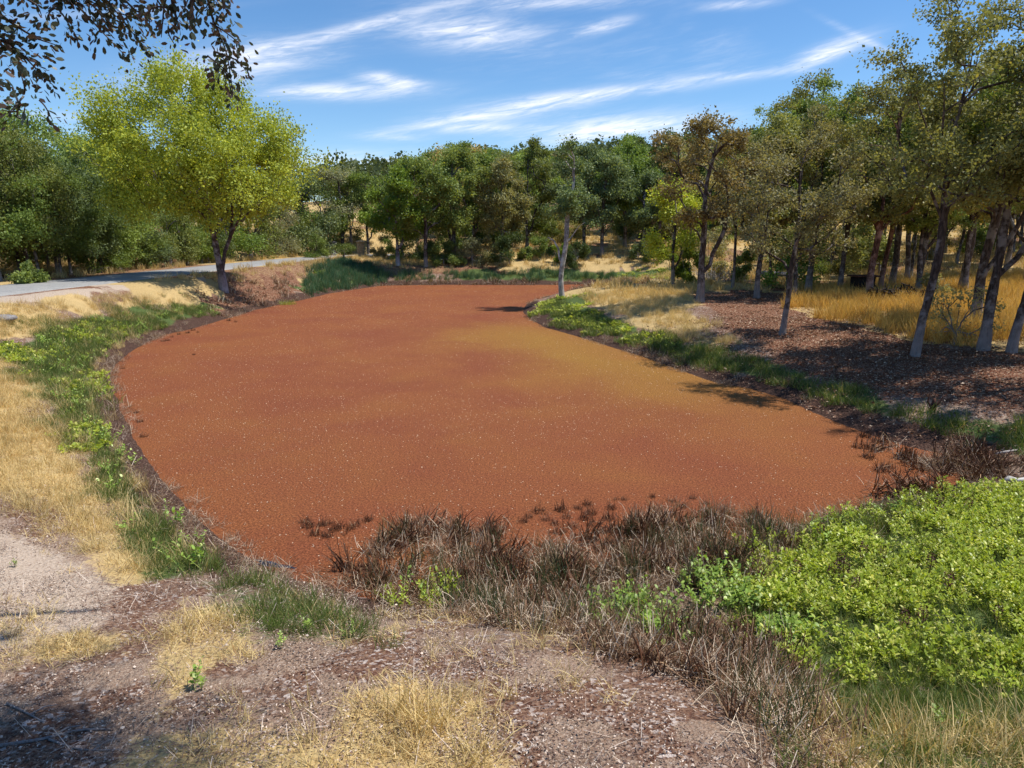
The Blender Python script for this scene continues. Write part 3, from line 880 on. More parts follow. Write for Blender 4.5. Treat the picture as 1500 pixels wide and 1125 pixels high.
# --- middle trees along the far shore (own shapes for the first ones)
mid = [
    (583, 389, 229, 52, 'bright', (.0, 0), 'rounded bright green oak with a pale trunk at the left end of the far shore', 61, 1.0),
    (624, 390, 215, 50, 'mid', (.02, 0), 'dark slim-trunked green oak right of the bright green oak on the far shore', 62, 1.0),
    (540, 372, 238, 34, 'green', (-.01, 0), 'narrow dark green tree right behind the tan stone gate pillar', 63, .9),
    (665, 378, 212, 46, 'mid', (0, 0), 'tall green oak behind the grey leafless-looking shrub on the far shore', 64, 1.),
    (694, 366, 204, 52, 'green', (0, 0), 'tallest round-topped oak left of the far shore centre', 65, 1.),
    (735, 376, 226, 42, 'khaki', (0, 0), 'brownish green oak above the large dark bush on the far shore', 66, .9),
    (772, 366, 203, 52, 'mid', (.0, 0), 'broad green oak rising behind the two dark bushes', 67, 1.),
    (855, 369, 196, 50, 'blue', (0, 0), 'broad blue-green oak left of the sunlit clearing on the far slope', 68, 1.),
    (882, 374, 222, 40, 'blue', (0, 0), 'blue-green oak with a straight trunk at the front of the sunlit clearing', 69, .9),
    (915, 362, 203, 44, 'green', (0, 0), 'dark oak at the right side of the sunlit clearing', 70, 1.),
    (942, 369, 240, 36, 'blue', (0, 0), 'low-crowned oak with a short pale trunk right of the clearing', 71, .9),
    (965, 358, 209, 40, 'dark', (0, 0), 'dark oak behind the yellow-green tree', 72, .9),
]
for px, py, top, hw, colr, lean, lab, seed, _ in mid:
    x, y, h = tree_h(px, py, top)
    dist = math.hypot(x, y); rx = hw * dist / F
    tm, cm = tree_meshes(seed, h, rx, low=.13, lean=lean, n_clump=170, leaves=110, leaf=.20, clump_r=.68, spray=.2, shell=.5, trunk_r=.19, fork=seed % 2, flat_=.65)
    put_tree('oak_tree', tm, cm, x, y, lab, color=colr, jit=.1, bark=(1.6, 1.6, 1.7) if seed in (61, 71) else (1, 1, 1))
    ARCH.append((tm, cm, h, rx))
MIDA = ARCH[-len(mid):]; NEARA = ARCH[:len(near)]

# yellow-green small tree at right end of the far shore
x, y, h = tree_h(985, 416, 262)
tm, cm = tree_meshes(81, h, 38 * math.hypot(x, y) / F, low=.02, n_clump=130, leaves=85, leaf=.15, clump_r=.6, shell=.4, trunk_r=.12, fork=1, flat_=.8)
put_tree('willow_tree', tm, cm, x, y, 'bushy yellow-green small tree reaching the ground at the right end of the far shore', color='yellow', jit=.05)

# grey open tree left of the gate
x, y, h = tree_h(502, 368, 236)
tm, cm = tree_meshes(82, h, 40 * math.hypot(x, y) / F, low=.22, n_clump=110, leaves=45, leaf=.22, clump_r=.9, shell=.5, trunk_r=.25, fork=1, flat_=.6)
put_tree('oak_tree', tm, cm, x, y, 'thin grey-green open tree above the pale stone gate pillar', color='grey')
GREYA = (tm, cm, h, 40 * math.hypot(x, y) / F)


# --- shrubs
def shrub(px, py, top, hw, colr, lab, seed, name='shrub', n=60, leaf=.12, leaves=90, bare=0, group=None):
    x, y, h = tree_h(px, py, top)
    rx = hw * math.hypot(x, y) / F
    tm, cm = tree_meshes(seed, h, rx, low=-.25, n_clump=n, leaves=leaves, leaf=leaf, clump_r=max(.25, rx * .28), shell=.5, trunk_r=.05, fork=2, flat_=.9, bare=bare, upright=.15)
    put_tree(name, tm, cm, x, y, lab, cat='bush', color=colr, group=group)


shrub(746, 390, 341, 27, 'dark', 'large dark green bush on the far shore left of the crooked pale tree', 91, leaves=140)
shrub(795, 376, 341, 19, 'green', 'smaller dark green bush between the large bush and the crooked pale tree', 92)
shrub(842, 391, 352, 20, 'dark', 'dark green bush just right of the crooked pale trunk on the far shore', 93, leaves=130)
shrub(692, 388, 350, 19, 'grey', 'sparse grey-brown bush below the far shore oaks', 94, leaves=45, bare=.2)
shrub(650, 388, 352, 20, 'mid', 'green bush behind the slim dark trunk on the far shore', 95)
shrub(603, 384, 346, 24, 'dark', 'dark low bush between the two left far shore oaks', 96)
shrub(1008, 416, 360, 20, 'bright', 'bright green bush at the foot of the forked brown oak', 97, leaf=.14)
shrub(560, 378, 345, 16, 'khaki', 'olive bush beside the road just right of the tan gate pillar', 98)
shrub(505, 374, 352, 14, 'mid', 'low green bush between the two gate pillars', 99)
shrub(465, 378, 345, 18, 'green', 'green bush left of the pale stone gate pillar', 100)
shrub(45, 416, 390, 16, 'mid', 'low green bush beyond the road at far left', 101)
shrub(1372, 440, 398, 22, 'khaki', 'sprawling olive bush among the trunks in the golden grass', 102, leaves=40)
shrub(1398, 505, 415, 42, 'khaki', 'leafy low oak sucker right of the whitish trunk', 103, leaf=.08, leaves=22, n=50)

for k, (px, py, top, hw, colr, lab) in enumerate([
    (570, 383, 350, 15, 'green', 'small green bush left of the pale trunk at the left end of the far shore'), (638, 384, 340, 20, 'dark', 'dark bush directly behind the slim dark trunk on the far shore'),
    (668, 386, 345, 17, 'mid', 'green bush between the slim dark trunk and the grey-brown bush'), (712, 383, 346, 18, 'khaki', 'olive bush between the grey-brown bush and the large dark bush'),
    (770, 380, 356, 10, 'mid', 'tiny green bush between the two dark bushes of the far shore'), (822, 384, 350, 13, 'bright', 'bright green bush directly behind the crooked pale trunk'),
    (958, 385, 345, 18, 'green', 'green bush left of the yellow-green small tree'), (935, 380, 352, 13, 'blue', 'blue-green bush at the right foot of the clearing'),
    (1040, 408, 372, 20, 'khaki', 'olive bush behind the forked brown oak'), (1090, 412, 368, 18, 'mid', 'green bush behind the pale leafless branches'), (980, 402, 370, 16, 'bright', 'bright low bush at the foot of the yellow-green tree')]):
    shrub(px, py, top, hw, colr, lab, 500 + k)

# --- dense hedge of trees along the far side of the road
hedge = [(362, 392, 285, 34, 'mid'), (392, 390, 300, 30, 'green'), (415, 387, 268, 34, 'dark'), (440, 384, 290, 44, 'green'), (458, 381, 258, 44, 'mid'),
         (476, 378, 290, 30, 'grey'), (335, 396, 300, 30, 'green'), (300, 399, 290, 34, 'mid'), (268, 402, 310, 30, 'green'), (425, 388, 330, 26, 'bright'), (350, 396, 330, 30, 'blue')]
labs = ['mid green tree just right of the forked trunk beyond the road', 'green tree beyond the road, second right of the forked trunk', 'tall dark tree beyond the road midway from forked trunk to gate',
        'green tree beyond the road below the tall dark one', 'tall mid green tree beyond the road left of the gate', 'small grey-green tree nearest the left gate pillar',
        'green tree beyond the road right behind the forked trunk', 'mid green tree beyond the road just left of the forked trunk', 'green low tree beyond the road left of the forked trunk',
        'bright green low tree at the roadside left of the gate', 'blue-green low tree at the roadside behind the forked trunk']
hedge += [(446, 368, 250, 40, 'blue'), (478, 364, 262, 34, 'mid'), (520, 362, 256, 30, 'green'), (412, 372, 262, 36, 'mid')]
labs += ['blue-green tree farther back above the hedge left of the gate', 'mid green tree on the field behind the pale gate pillar', 'green tree on the field behind the gap between the gate pillars', 'mid green tree farther back above the roadside hedge']
hm = [tree_meshes(110 + k, 8, 3.6, low=-.12, n_clump=140, leaves=80, leaf=.2, clump_r=.9, shell=.5, trunk_r=.2, fork=1, flat_=.8) for k in range(3)]
for k, (px, py, top, hw, colr) in enumerate(hedge):
    x, y, h = tree_h(px, py, top)
    while pathdist(np.array([x]), np.array([y]), ROADC)[0] < 5.2: x -= .6; y += .25
    hw *= 1.1
    s = hw * math.hypot(x, y) / F / 3.6
    put_tree('roadside_tree', *hm[k % 3], x, y, labs[k], color=colr, jit=.15, scale=(s, s, h / 8), rz=RNG.random() * 6, group='trees lining the far side of the road')

# --- left wood beyond the road
lt = [(-120, 412, 180, 60, 'dark'), (-55, 412, 195, 50, 'mid'), (12, 413, 198, 52, 'green'), (55, 409, 188, 46, 'mid'), (105, 412, 222, 44, 'mid'), (85, 402, 212, 40, 'dark'),
      (150, 410, 245, 44, 'green'), (178, 409, 240, 40, 'blue'), (210, 405, 215, 48, 'dark'), (245, 405, 262, 38, 'mid'), (30, 402, 262, 50, 'khaki'), (130, 400, 250, 40, 'blue'), (-20, 405, 250, 50, 'dark')]
ll = ['tree beyond the road at the far left, partly out of frame', 'second tree beyond the road at far left', 'green tree at the left frame edge beyond the road', 'mid green tree tallest near the left frame edge',
      'mid green tree beyond the road left of the yellow-green crown', 'dark tree in the second row at far left', 'green tree below the left side of the yellow-green crown', 'blue-green tree below the left side of the yellow-green crown',
      'tall dark tree directly behind the yellow-green crown', 'low tree beyond the road under the yellow-green crown', 'grey-khaki tree in the second row at the left frame edge', 'blue-green tree in the second row of the left wood', 'dark tree in the second row at the left frame edge']
lm = [tree_meshes(130 + k, 11, 3.8, low=.06, n_clump=170, leaves=75, leaf=.19, clump_r=.85, shell=.5, trunk_r=.15, fork=k % 2, flat_=.75, wig=.14) for k in range(4)]
for k, (px, py, top, hw, colr) in enumerate(lt):
    x, y, h = tree_h(px, py, top)
    while pathdist(np.array([x]), np.array([y]), ROADC)[0] < 5: x -= 1; y += .8
    h = h * 1.05
    s = hw * math.hypot(x, y) / F / 3.8
    put_tree('oak_tree', *lm[k % 4], x, y, ll[k], color=colr, jit=.15, scale=(s, s, h / 11), rz=RNG.random() * 6, group='trees of the left wood beyond the road')


# --- young undergrowth between the trunks
SH = [tree_meshes(560 + k, 3, 1.5, low=-.1, n_clump=50, leaves=90, leaf=.12, clump_r=.45, shell=.45, trunk_r=.05, fork=1, flat_=.8) for k in range(3)]

# --- filler trees: copies of the trees above, farther back
def ok_spot(x, y, placed, mind):
    return all((x - a) ** 2 + (y - b) ** 2 > mind ** 2 for a, b in placed)


placed = []


WORD = dict(olive='olive', green='green', dark='dark green', bright='bright green', yellow='yellow-green', brown='brown', grey='grey-green', blue='blue-green', mid='mid green', khaki='khaki')
MARKS = [(-60, 'the left frame edge'), (60, 'the far left roadside bush'), (170, 'the yellow-green crown'), (328, 'the forked yellow-green tree'), (415, 'the roadside hedge'),
         (487, 'the pale gate pillar'), (529, 'the tan gate pillar'), (583, 'the bright green oak'), (624, 'the slim dark trunk'), (692, 'the grey-brown bush'), (746, 'the large dark bush'),
         (795, 'the smaller dark bush'), (824, 'the crooked pale tree'), (875, 'the sunlit clearing'), (985, 'the yellow-green small tree'), (1025, 'the forked brown oak'), (1073, 'the thin pale trunk'),
         (1145, 'the small leaning front oak'), (1187, 'the straight dark oak'), (1262, 'the dark lidded box'), (1316, 'the dark brush heap'), (1350, 'the whitish-based oak'), (1440, 'the leaning oak pair'), (1540, 'the right frame edge')]


def where(x, y):
    px = 750 + F * x / y
    m = min(MARKS, key=lambda q: abs(q[0] - px))
    if m[1].endswith('edge'):
        return 'at ' + m[1]
    d = px - m[0]
    return ('directly behind ' if abs(d) < 12 else 'behind, left of ' if d < 0 else 'behind, right of ') + m[1]


def filler(n, region, arch, hrange, noun, group, cols, mind, name='oak_tree', avoid=None):
    c = 0; tries = 0
    while c < n and tries < 6000:
        tries += 1
        x, y = region(RNG.random(), RNG.random())
        if not ok_spot(x, y, placed, mind): continue
        if pathdist(np.array([x]), np.array([y]), ROADC)[0] < 5: continue
        if float(sdist(np.array([x]), np.array([y]), SHORE)[0]) < 4: continue
        if avoid is not None and avoid(x, y): continue
        placed.append((x, y))
        tm, cm, h0, rx0 = arch[RNG.integers(len(arch))]
        u = RNG.random()
        h = hrange[0] + (hrange[1] - hrange[0]) * u
        s = h / h0; colr = cols[RNG.integers(len(cols))]
        size = 'tall ' if u > .7 else 'low ' if u < .3 else ''
        put_tree(name, tm, cm, x, y, size + WORD[colr] + ' ' + noun + ' ' + where(x, y), color=colr, jit=.2, scale=(s * (.9 + .3 * RNG.random()),) * 2 + (s,), rz=RNG.random() * 6.28, group=group)
        c += 1


# right grove depth
filler(44, lambda a, b: (14 + (6 + 40 * b) * 1.0 * a + 22 * b * .9, 35 + 42 * b), NEARA[:2] + NEARA[6:], (9, 12.5),
       'grove oak', 'oaks deep in the right grove', ['olive', 'green', 'khaki', 'olive', 'mid'], 3.1,
       avoid=lambda x, y: x / y < .26)
# off frame right and the tree whose shadow falls on the bay
tm0, cm0, h0, rx0 = NEARA[1]
put_tree('oak_tree', tm0, cm0, 13.9, 16.2, 'oak just outside the right edge, its long shadow reaching the pond', color='olive', scale=(.62, .62, 10.8 / h0), rz=2.2)
put_tree('oak_tree', *NEARA[2][:2], 16.6, 13.4, 'tall oak out of frame at right, nearest the camera', color='olive', scale=(.8, .8, 1.0), rz=1.0)
put_tree('oak_tree', *NEARA[0][:2], 18.2, 20.6, 'oak out of frame at right, beside the leaning pair', color='green', scale=(1.1, 1.1, 1.3), rz=4.0)
# hill in the middle
def clearing(x, y):
    px = 750 + F * x / y
    return 845 < px < 905 and y < 135


filler(46, lambda a, b: (-14 + 58 * a + b * 12 * (a - .5), 84 + 60 * b), MIDA, (11, 14),
       'oak on the far slope', 'oaks on the slope beyond the far shore', ['green', 'mid', 'dark', 'blue', 'khaki', 'mid'], 5.0, avoid=clearing)
# left, far behind the road
LFA = [(m[0], m[1], 11, 3.8) for m in lm]
filler(30, lambda a, b: (-34 - 75 * b * (0.2 + .8 * a) - 6 * a, 55 + 80 * b * (1 - .2 * a)), LFA, (10, 13),
       'tree beyond the road', 'trees of the left wood beyond the road', ['green', 'mid', 'dark', 'grey', 'blue'], 5.0)
SHA = [(a, b, 3, 1.5) for a, b in SH]
filler(34, lambda a, b: (16 + 44 * a, 36 + 38 * b), SHA, (2.0, 4.2), 'oak sapling', 'saplings of the right grove', ['khaki', 'olive', 'green'], 2.2, 'oak_sapling')
filler(58, lambda a, b: (-16 + 56 * a, 82 + 34 * b), SHA, (2.5, 5.5), 'bush on the far slope', 'bushes on the slope beyond the far shore', ['green', 'dark', 'mid', 'khaki'], 2.4, 'shrub', avoid=clearing)
filler(64, lambda a, b: (-31 - 50 * a - 12 * b, 38 + 70 * b), SHA, (3, 6), 'bush beyond the road', 'bushes beyond the road at left', ['green', 'mid', 'blue', 'khaki'], 2.2, 'shrub')
# right hand far wood
filler(36, lambda a, b: (38 + 90 * a, 60 + 90 * b * (1 - .3 * a)), MIDA, (10, 13),
       'oak on the far rise', 'oaks on the rise behind the right grove', ['olive', 'green', 'khaki', 'dark'], 5.5)


# far-off wood that reads as one mass
def far_wood():
    V = []; Q = []; n0 = 0
    rng = np.random.default_rng(5)
    crowns = []
    for k in range(330):
        az = math.radians(rng.uniform(-62, 62)); r = rng.uniform(165, 300)
        x, y = r * math.sin(az), r * math.cos(az)
        crowns.append((x, y, float(H(x, y)), rng.uniform(9, 14), rng.uniform(4, 6)))
    for x, y, z, h, rx in crowns:
        n = 400
        d = unit(rng.normal(size=(n, 3))); s = rng.uniform(.6, 1, n) * (1 + .25 * np.sin(d[:, 0] * 5 + x) * np.cos(d[:, 2] * 4 + y))
        p = d * s[:, None] * np.array([rx, rx, h * .42]) + np.array([x, y, z + h * .58])
        D = unit(rng.normal(size=(n, 3))); Nn = unit(np.cross(D, rng.normal(size=(n, 3))))
        L = rng.uniform(.7, 1.3, n)
        v, q = leaf_quads(p, D, Nn, L, L * .8)
        V.append(v); Q.append(q + n0); n0 += len(v)
    o = link('far_woodland', new_mesh('far_woodland', np.vstack(V), np.vstack(Q), None, M['leaf']), label='distant oak woodland closing the horizon behind the nearer trees', cat='woodland', kind='stuff')
    o.color = (0.075, 0.105, 0.05, 1)


far_wood()


# ------------------------------------------------------------------ overhanging oak at top left
def at(px, py, t):
    r = unit(ray(px, py)); p = r * t
    return np.array([p[0], p[1], p[2] + CAM_Z])


def hanging_oak():
    rng = np.random.default_rng(77)
    root = link('oak_tree', None, (-7.5, 1.5, float(H(-7.5, 1.5))), label='overhanging oak whose dark leafy twigs hang into the top left corner', cat='tree')
    base = np.array([-7.5, 1.5, float(H(-7.5, 1.5))])
    tr = MB()
    trunk = catmull([(0, 0, -.3), (.1, 0, 1.6), (.3, .2, 3.4), (.9, .6, 5.4), (1.6, 1.4, 7.4), (2.4, 2.2, 9.4)], 4)
    tube(tr, trunk, np.linspace(.36, .12, len(trunk)), 10, wob=.15)
    limbs = [catmull([(.6, .4, 4.4), (1.6, 2.4, 5.4), (2.3, 4.1, 6.0), (2.9, 5.2, 6.2)], 4),
             catmull([(.9, .6, 5.4), (2.6, 2.6, 6.8), (4.3, 4.0, 7.9), (6.0, 5.0, 8.3), (7.6, 5.4, 8.4)], 4),
             catmull([(1.6, 1.4, 7.4), (4, 2, 8.6), (6.6, 2.6, 9), (8.6, 3.4, 9.2)], 4),
             catmull([(.8, .5, 5), (-1, 2, 6.4), (-2, 3.4, 7.4)], 4)]
    for L in limbs: tube(tr, L, np.linspace(.14, .035, len(L)), 7, wob=.15)
    link('trunk', tr.mesh('trunk', M['bark'], True), parent=root)
    lp = np.vstack(limbs) + base
    strands = [([(-70, 85), (-20, 112), (0, 125), (45, 145), (88, 152)], 6.2, 1), ([(20, 133), (25, 155), (15, 170)], 6.2, 1), ([(30, 140), (36, 165), (47, 181)], 6.2, 1),
               ([(55, 146), (62, 160), (72, 174)], 6.2, 1), ([(35, 142), (45, 125), (50, 108)], 6.2, 1), ([(0, 125), (-10, 90), (0, 75)], 6.2, 1.2),
               ([(-60, -40), (-10, 15), (20, 45), (48, 50)], 6.4, 1.4), ([(-60, 0), (0, 55), (30, 75), (40, 88)], 6.4, 1.6), ([(-10, -60), (25, -10), (45, 8), (52, 22)], 6.4, 1.1),
               ([(-60, 40), (-10, 60), (10, 85), (12, 105)], 6.4, 1.6), ([(-50, 20), (0, 30), (22, 20)], 6.4, 1.4),
               ([(60, -70), (105, -5), (135, 35), (165, 72)], 6.8, 1.9), ([(70, -50), (88, 10), (98, 30), (120, 60)], 6.8, 1.2), ([(140, -70), (170, -10), (190, 15), (208, 20)], 6.8, 1.8),
               ([(130, -30), (155, 15), (175, 55)], 6.8, 1.9), ([(190, -70), (215, -10), (232, 8)], 6.8, 1.3), ([(90, -40), (130, 0), (160, 30)], 6.8, 1.9), ([(95, -10), (80, 20), (85, 35)], 6.8, 1.1),
               ([(110, -20), (150, 5), (185, 12)], 6.9, 1.9),
               ([(242, -70), (238, 8), (227, 48)], 6.5, 0.03), ([(250, -70), (258, 5), (262, 30), (255, 50), (262, 72)], 6.5, .95), ([(255, 10), (240, 30), (240, 55)], 6.5, .8),
               ([(285, -70), (300, 0), (308, 30), (316, 70), (325, 132)], 6.5, 1.7), ([(315, -60), (325, 0), (338, 28)], 6.5, 1.4), ([(310, 40), (330, 48), (348, 60)], 6.5, 1.5),
               ([(318, 75), (335, 85), (342, 98)], 6.5, 1.5), ([(275, -60), (285, 20), (292, 58)], 6.5, 1.0), ([(262, -40), (275, 20), (270, 38)], 6.5, 1.2), ([(306, 85), (318, 100), (320, 128)], 6.5, 1.5)]
    tw = MB(); LC = []; LD = []
    for pts, t, dens in strands:
        P = np.array([at(a, b, t + .10 * rng.normal() * 0) for a, b in pts]) + rng.normal(0, .015, (len(pts), 3))
        P[:, 1] += np.linspace(0, 1, len(P)) * rng.normal(0, .25)
        if pts[0][1] < -30 or pts[0][0] < -30:
            k = int(np.argmin(np.linalg.norm(lp - P[0], axis=1)))
            P = np.vstack([lp[k], (lp[k] + P[0]) / 2 + (0, 0, .3), P])
        C = catmull(P, 6)
        tube(tw, C - base, np.linspace(.02 if len(P) > len(pts) else .009, .003, len(C)), 4)
        seg = np.linalg.norm(np.diff(C, axis=0), axis=1); cum = np.concatenate([[0], np.cumsum(seg)])
        n = int(cum[-1] * 95 * dens)
        s = rng.uniform(0, 1, n) ** .75 * cum[-1]
        q = np.stack([np.interp(s, cum, C[:, a]) for a in range(3)], -1)
        off = unit(rng.normal(size=(n, 3))) * (rng.random(n) ** .9 * .105 * min(dens, 1.5))[:, None]
        LC.append(q + off); tg = unit(C[-1] - C[-4]); LD.append(unit(off * 6 + tg * .6 + (0, 0, -.25) + rng.normal(0, .5, (n, 3))))
    link('hanging_twigs', tw.mesh('hanging_twigs', M['bark'], True), parent=root)
    # body of the crown, above and left of the picture
    cc = []
    while len(cc) < 210:
        p = np.array([-3.3, 3.6, 9.3]) + unit(rng.normal(size=3)) * rng.random() ** .4 * np.array([5.4, 4.6, 2.3])
        u, v = project(p)
        if p[1] > 0 and -170 < u < 1700 and v > -190: continue
        sx = p[0] - .51 * (p[2] - .8); sy = p[1] - .02 * p[2]
        u2, v2 = project((sx, sy, .8))
        if sy > 0.5 and u2 > -60: continue       # its shade stays left of the bare bank
        cc.append(p)
    # the limb end over the camera, which shades the lower left corner
    while len(cc) < 330:
        p = np.array([.45, 4.25, 9.0]) + rng.normal(size=3) * np.array([.62, .5, .3])
        u, v = project(p)
        if -170 < u < 1700 and v > -120: continue
        cc.append(p)
    cc = np.array(cc); own = rng.integers(0, len(cc), 60000)
    q = cc[own] + unit(rng.normal(size=(len(own), 3))) * (rng.random(len(own)) ** .5 * .55)[:, None]
    LC.append(q); LD.append(unit(rng.normal(size=q.shape)))
    LC = np.vstack(LC) - base; LD = np.vstack(LD); n = len(LC)
    Nn = unit(np.cross(LD, rng.normal(size=(n, 3)))); S = np.cross(LD, Nn)
    L = rng.uniform(.036, .07, n)[:, None]; Wd = L * rng.uniform(.42, .58, (n, 1))
    a = LC; V = np.stack([a, a + LD * L * .3 + S * Wd * .42, a + LD * L * .72 + S * Wd * .48, a + LD * L - Nn * L * .12, a + LD * L * .72 - S * Wd * .48, a + LD * L * .3 - S * Wd * .42], 1).reshape(-1, 3)
    b = np.arange(n)[:, None] * 6
    Q = np.vstack([b + np.array([0, 1, 2, 5]), b + np.array([5, 2, 3, 4])])
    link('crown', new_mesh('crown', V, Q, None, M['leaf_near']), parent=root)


hanging_oak()


# ------------------------------------------------------------------ ground plants: small clump meshes instanced on scattered points
def blades(rng, n, r, h, hv, lean, w, seg=3, curl=.5, tipw=.25, flatlie=0.0):
    mb_v = []; Q = []
    th = rng.random(n) * 6.283; rr = r * np.sqrt(rng.random(n))
    bx, by = rr * np.cos(th), rr * np.sin(th)
    ang = rng.random(n) * 6.283; hh = h * (1 - hv + 2 * hv * rng.random(n))
    ln = np.clip(rng.normal(lean, lean * .5, n), 0, 1.45)
    crl = curl * rng.normal(.6, .6, n)
    dx, dy = np.cos(ang), np.sin(ang)
    sx, sy = -dy, dx
    face = rng.random(n) * 6.283
    fx, fy = np.cos(face), np.sin(face)
    px, py, pz = bx.copy(), by.copy(), np.full(n, -.01)
    rings = []
    for s in range(seg + 1):
        t = s / seg
        ww = w * (1 - (1 - tipw) * t ** 1.5) * .5
        rings.append(np.stack([np.stack([px - fx * ww, py - fy * ww, pz], -1), np.stack([px + fx * ww, py + fy * ww, pz], -1)], 1))
        a = ln + crl * t
        st = hh / seg
        px = px + dx * np.sin(a) * st; py = py + dy * np.sin(a) * st; pz = np.maximum(pz + np.cos(a) * st, .004)
    V = np.stack(rings, 1).reshape(n, -1, 3)
    k = (seg + 1) * 2
    q = []
    for s in range(seg):
        q.append([2 * s, 2 * s + 1, 2 * s + 3, 2 * s + 2])
    q = (np.arange(n)[:, None, None] * k + np.array(q)[None]).reshape(-1, 4)
    return V.reshape(-1, 3), q


def leafy(rng, stems, r, h, nleaf, L, lean=.35, wid=.5, up=.2):
    """creeping plant: stems with oval leaves"""
    mb = MB()
    for s in range(stems):
        a = rng.random() * 6.283; b = rng.random() * 6.283; rr = r * math.sqrt(rng.random())
        p0 = np.array([rr * math.cos(b), rr * math.sin(b), -.01]); hh = h * rng.uniform(.6, 1.25)
        tip = p0 + np.array([math.cos(a) * hh * lean * 1.4, math.sin(a) * hh * lean * 1.4, hh])
        path = np.array([p0, (p0 + tip) / 2 + (0, 0, hh * .1), tip])
        tube(mb, path, [.004, .003, .002], 3)
        n = nleaf
        t = np.linspace(.35, 1, n)
        c = p0 + (tip - p0) * t[:, None] + np.array([0, 0, 1]) * (hh * .1 * np.sin(t * 3.14))[:, None]
        an = np.arange(n) * 2.4 + rng.random() * 6
        el_ = up + .5 * rng.random(n) + (t > .85) * .35
        D = np.stack([np.cos(an) * np.cos(el_), np.sin(an) * np.cos(el_), np.sin(el_)], -1)
        Nn = np.stack([-np.cos(an) * np.sin(el_), -np.sin(an) * np.sin(el_), np.cos(el_)], -1) + rng.normal(0, .25, (n, 3))
        Nn = unit(Nn - D * np.sum(Nn * D, 1, keepdims=True)); S = np.cross(D, Nn)
        l = (L * rng.uniform(.6, 1.2, n))[:, None]; w_ = l * wid
        V = np.stack([c, c + D * l * .3 + S * w_ * .45, c + D * l * .7 + S * w_ * .42, c + D * l - Nn * l * .12, c + D * l * .7 - S * w_ * .42, c + D * l * .3 - S * w_ * .45], 1).reshape(-1, 3)
        bq = np.arange(n)[:, None] * 6
        mb.add(V, np.vstack([bq + np.array([0, 1, 2, 5]), bq + np.array([5, 2, 3, 4])]))
    return mb


def variants(name, fn, mat, n=4):
    col = bpy.data.collections.new(name)
    for i in range(n):
        rng = np.random.default_rng(1000 + i + (hash_name(name) % 977))
        r = fn(rng)
        me = r.mesh(name, mat) if isinstance(r, MB) else new_mesh(name, r[0], r[1], None, mat)
        o = bpy.data.objects.new(name, me)
        col.objects.link(o)
    return col


def hash_name(s):
    v = 7
    for c in s: v = (v * 31 + ord(c)) & 0xffffff
    return v


_groups = {}


def scatter_group(col):
    if col.name in _groups: return _groups[col.name]
    ng = bpy.data.node_groups.new('scatter_' + col.name, 'GeometryNodeTree')
    ng.interface.new_socket(name='Geometry', in_out='INPUT', socket_type='NodeSocketGeometry')
    ng.interface.new_socket(name='Geometry', in_out='OUTPUT', socket_type='NodeSocketGeometry')
    N = ng.nodes; L = ng.links
    gi = N.new('NodeGroupInput'); go = N.new('NodeGroupOutput')
    ci = N.new('GeometryNodeCollectionInfo'); ci.inputs['Collection'].default_value = col
    ci.inputs['Separate Children'].default_value = True; ci.inputs['Reset Children'].default_value = True
    iop = N.new('GeometryNodeInstanceOnPoints'); iop.inputs['Pick Instance'].default_value = True
    ar = N.new('GeometryNodeInputNamedAttribute'); ar.data_type = 'FLOAT_VECTOR'; ar.inputs['Name'].default_value = 'rot'
    as_ = N.new('GeometryNodeInputNamedAttribute'); as_.data_type = 'FLOAT_VECTOR'; as_.inputs['Name'].default_value = 'scl'
    L.new(gi.outputs[0], iop.inputs['Points']); L.new(ci.outputs[0], iop.inputs['Instance'])
    L.new(ar.outputs['Attribute'], iop.inputs['Rotation']); L.new(as_.outputs['Attribute'], iop.inputs['Scale'])
    ai = N.new('GeometryNodeInputNamedAttribute'); ai.data_type = 'INT'; ai.inputs['Name'].default_value = 'pick'
    L.new(ai.outputs['Attribute'], iop.inputs['Instance Index'])
    L.new(iop.outputs[0], go.inputs[0])
    _groups[col.name] = ng
    return ng


def scatter(name, label, cat, P, col, smin=.7, smax=1.3, tilt=.15, zscale=None):
    n = len(P)
    if n == 0: return
    me = new_mesh(name, P)
    rot = np.stack([RNG.normal(0, tilt, n), RNG.normal(0, tilt, n), RNG.random(n) * 6.283], -1).astype(np.float32)
    s = RNG.uniform(smin, smax, n)
    scl = np.stack([s, s, s * (RNG.uniform(.75, 1.25, n))], -1).astype(np.float32)
    if zscale is not None: scl = scl * np.asarray(zscale, np.float32)[:, None]
    me.attributes.new('rot', 'FLOAT_VECTOR', 'POINT').data.foreach_set('vector', rot.ravel())
    me.attributes.new('scl', 'FLOAT_VECTOR', 'POINT').data.foreach_set('vector', scl.astype(np.float32).ravel())
    me.attributes.new('pick', 'INT', 'POINT').data.foreach_set('value', RNG.integers(0, len(col.objects), n).astype(np.int32))
    o = link(name, me, label=label, cat=cat, kind='stuff')
    md = o.modifiers.new('scatter', 'NODES'); md.node_group = scatter_group(col)
    return o


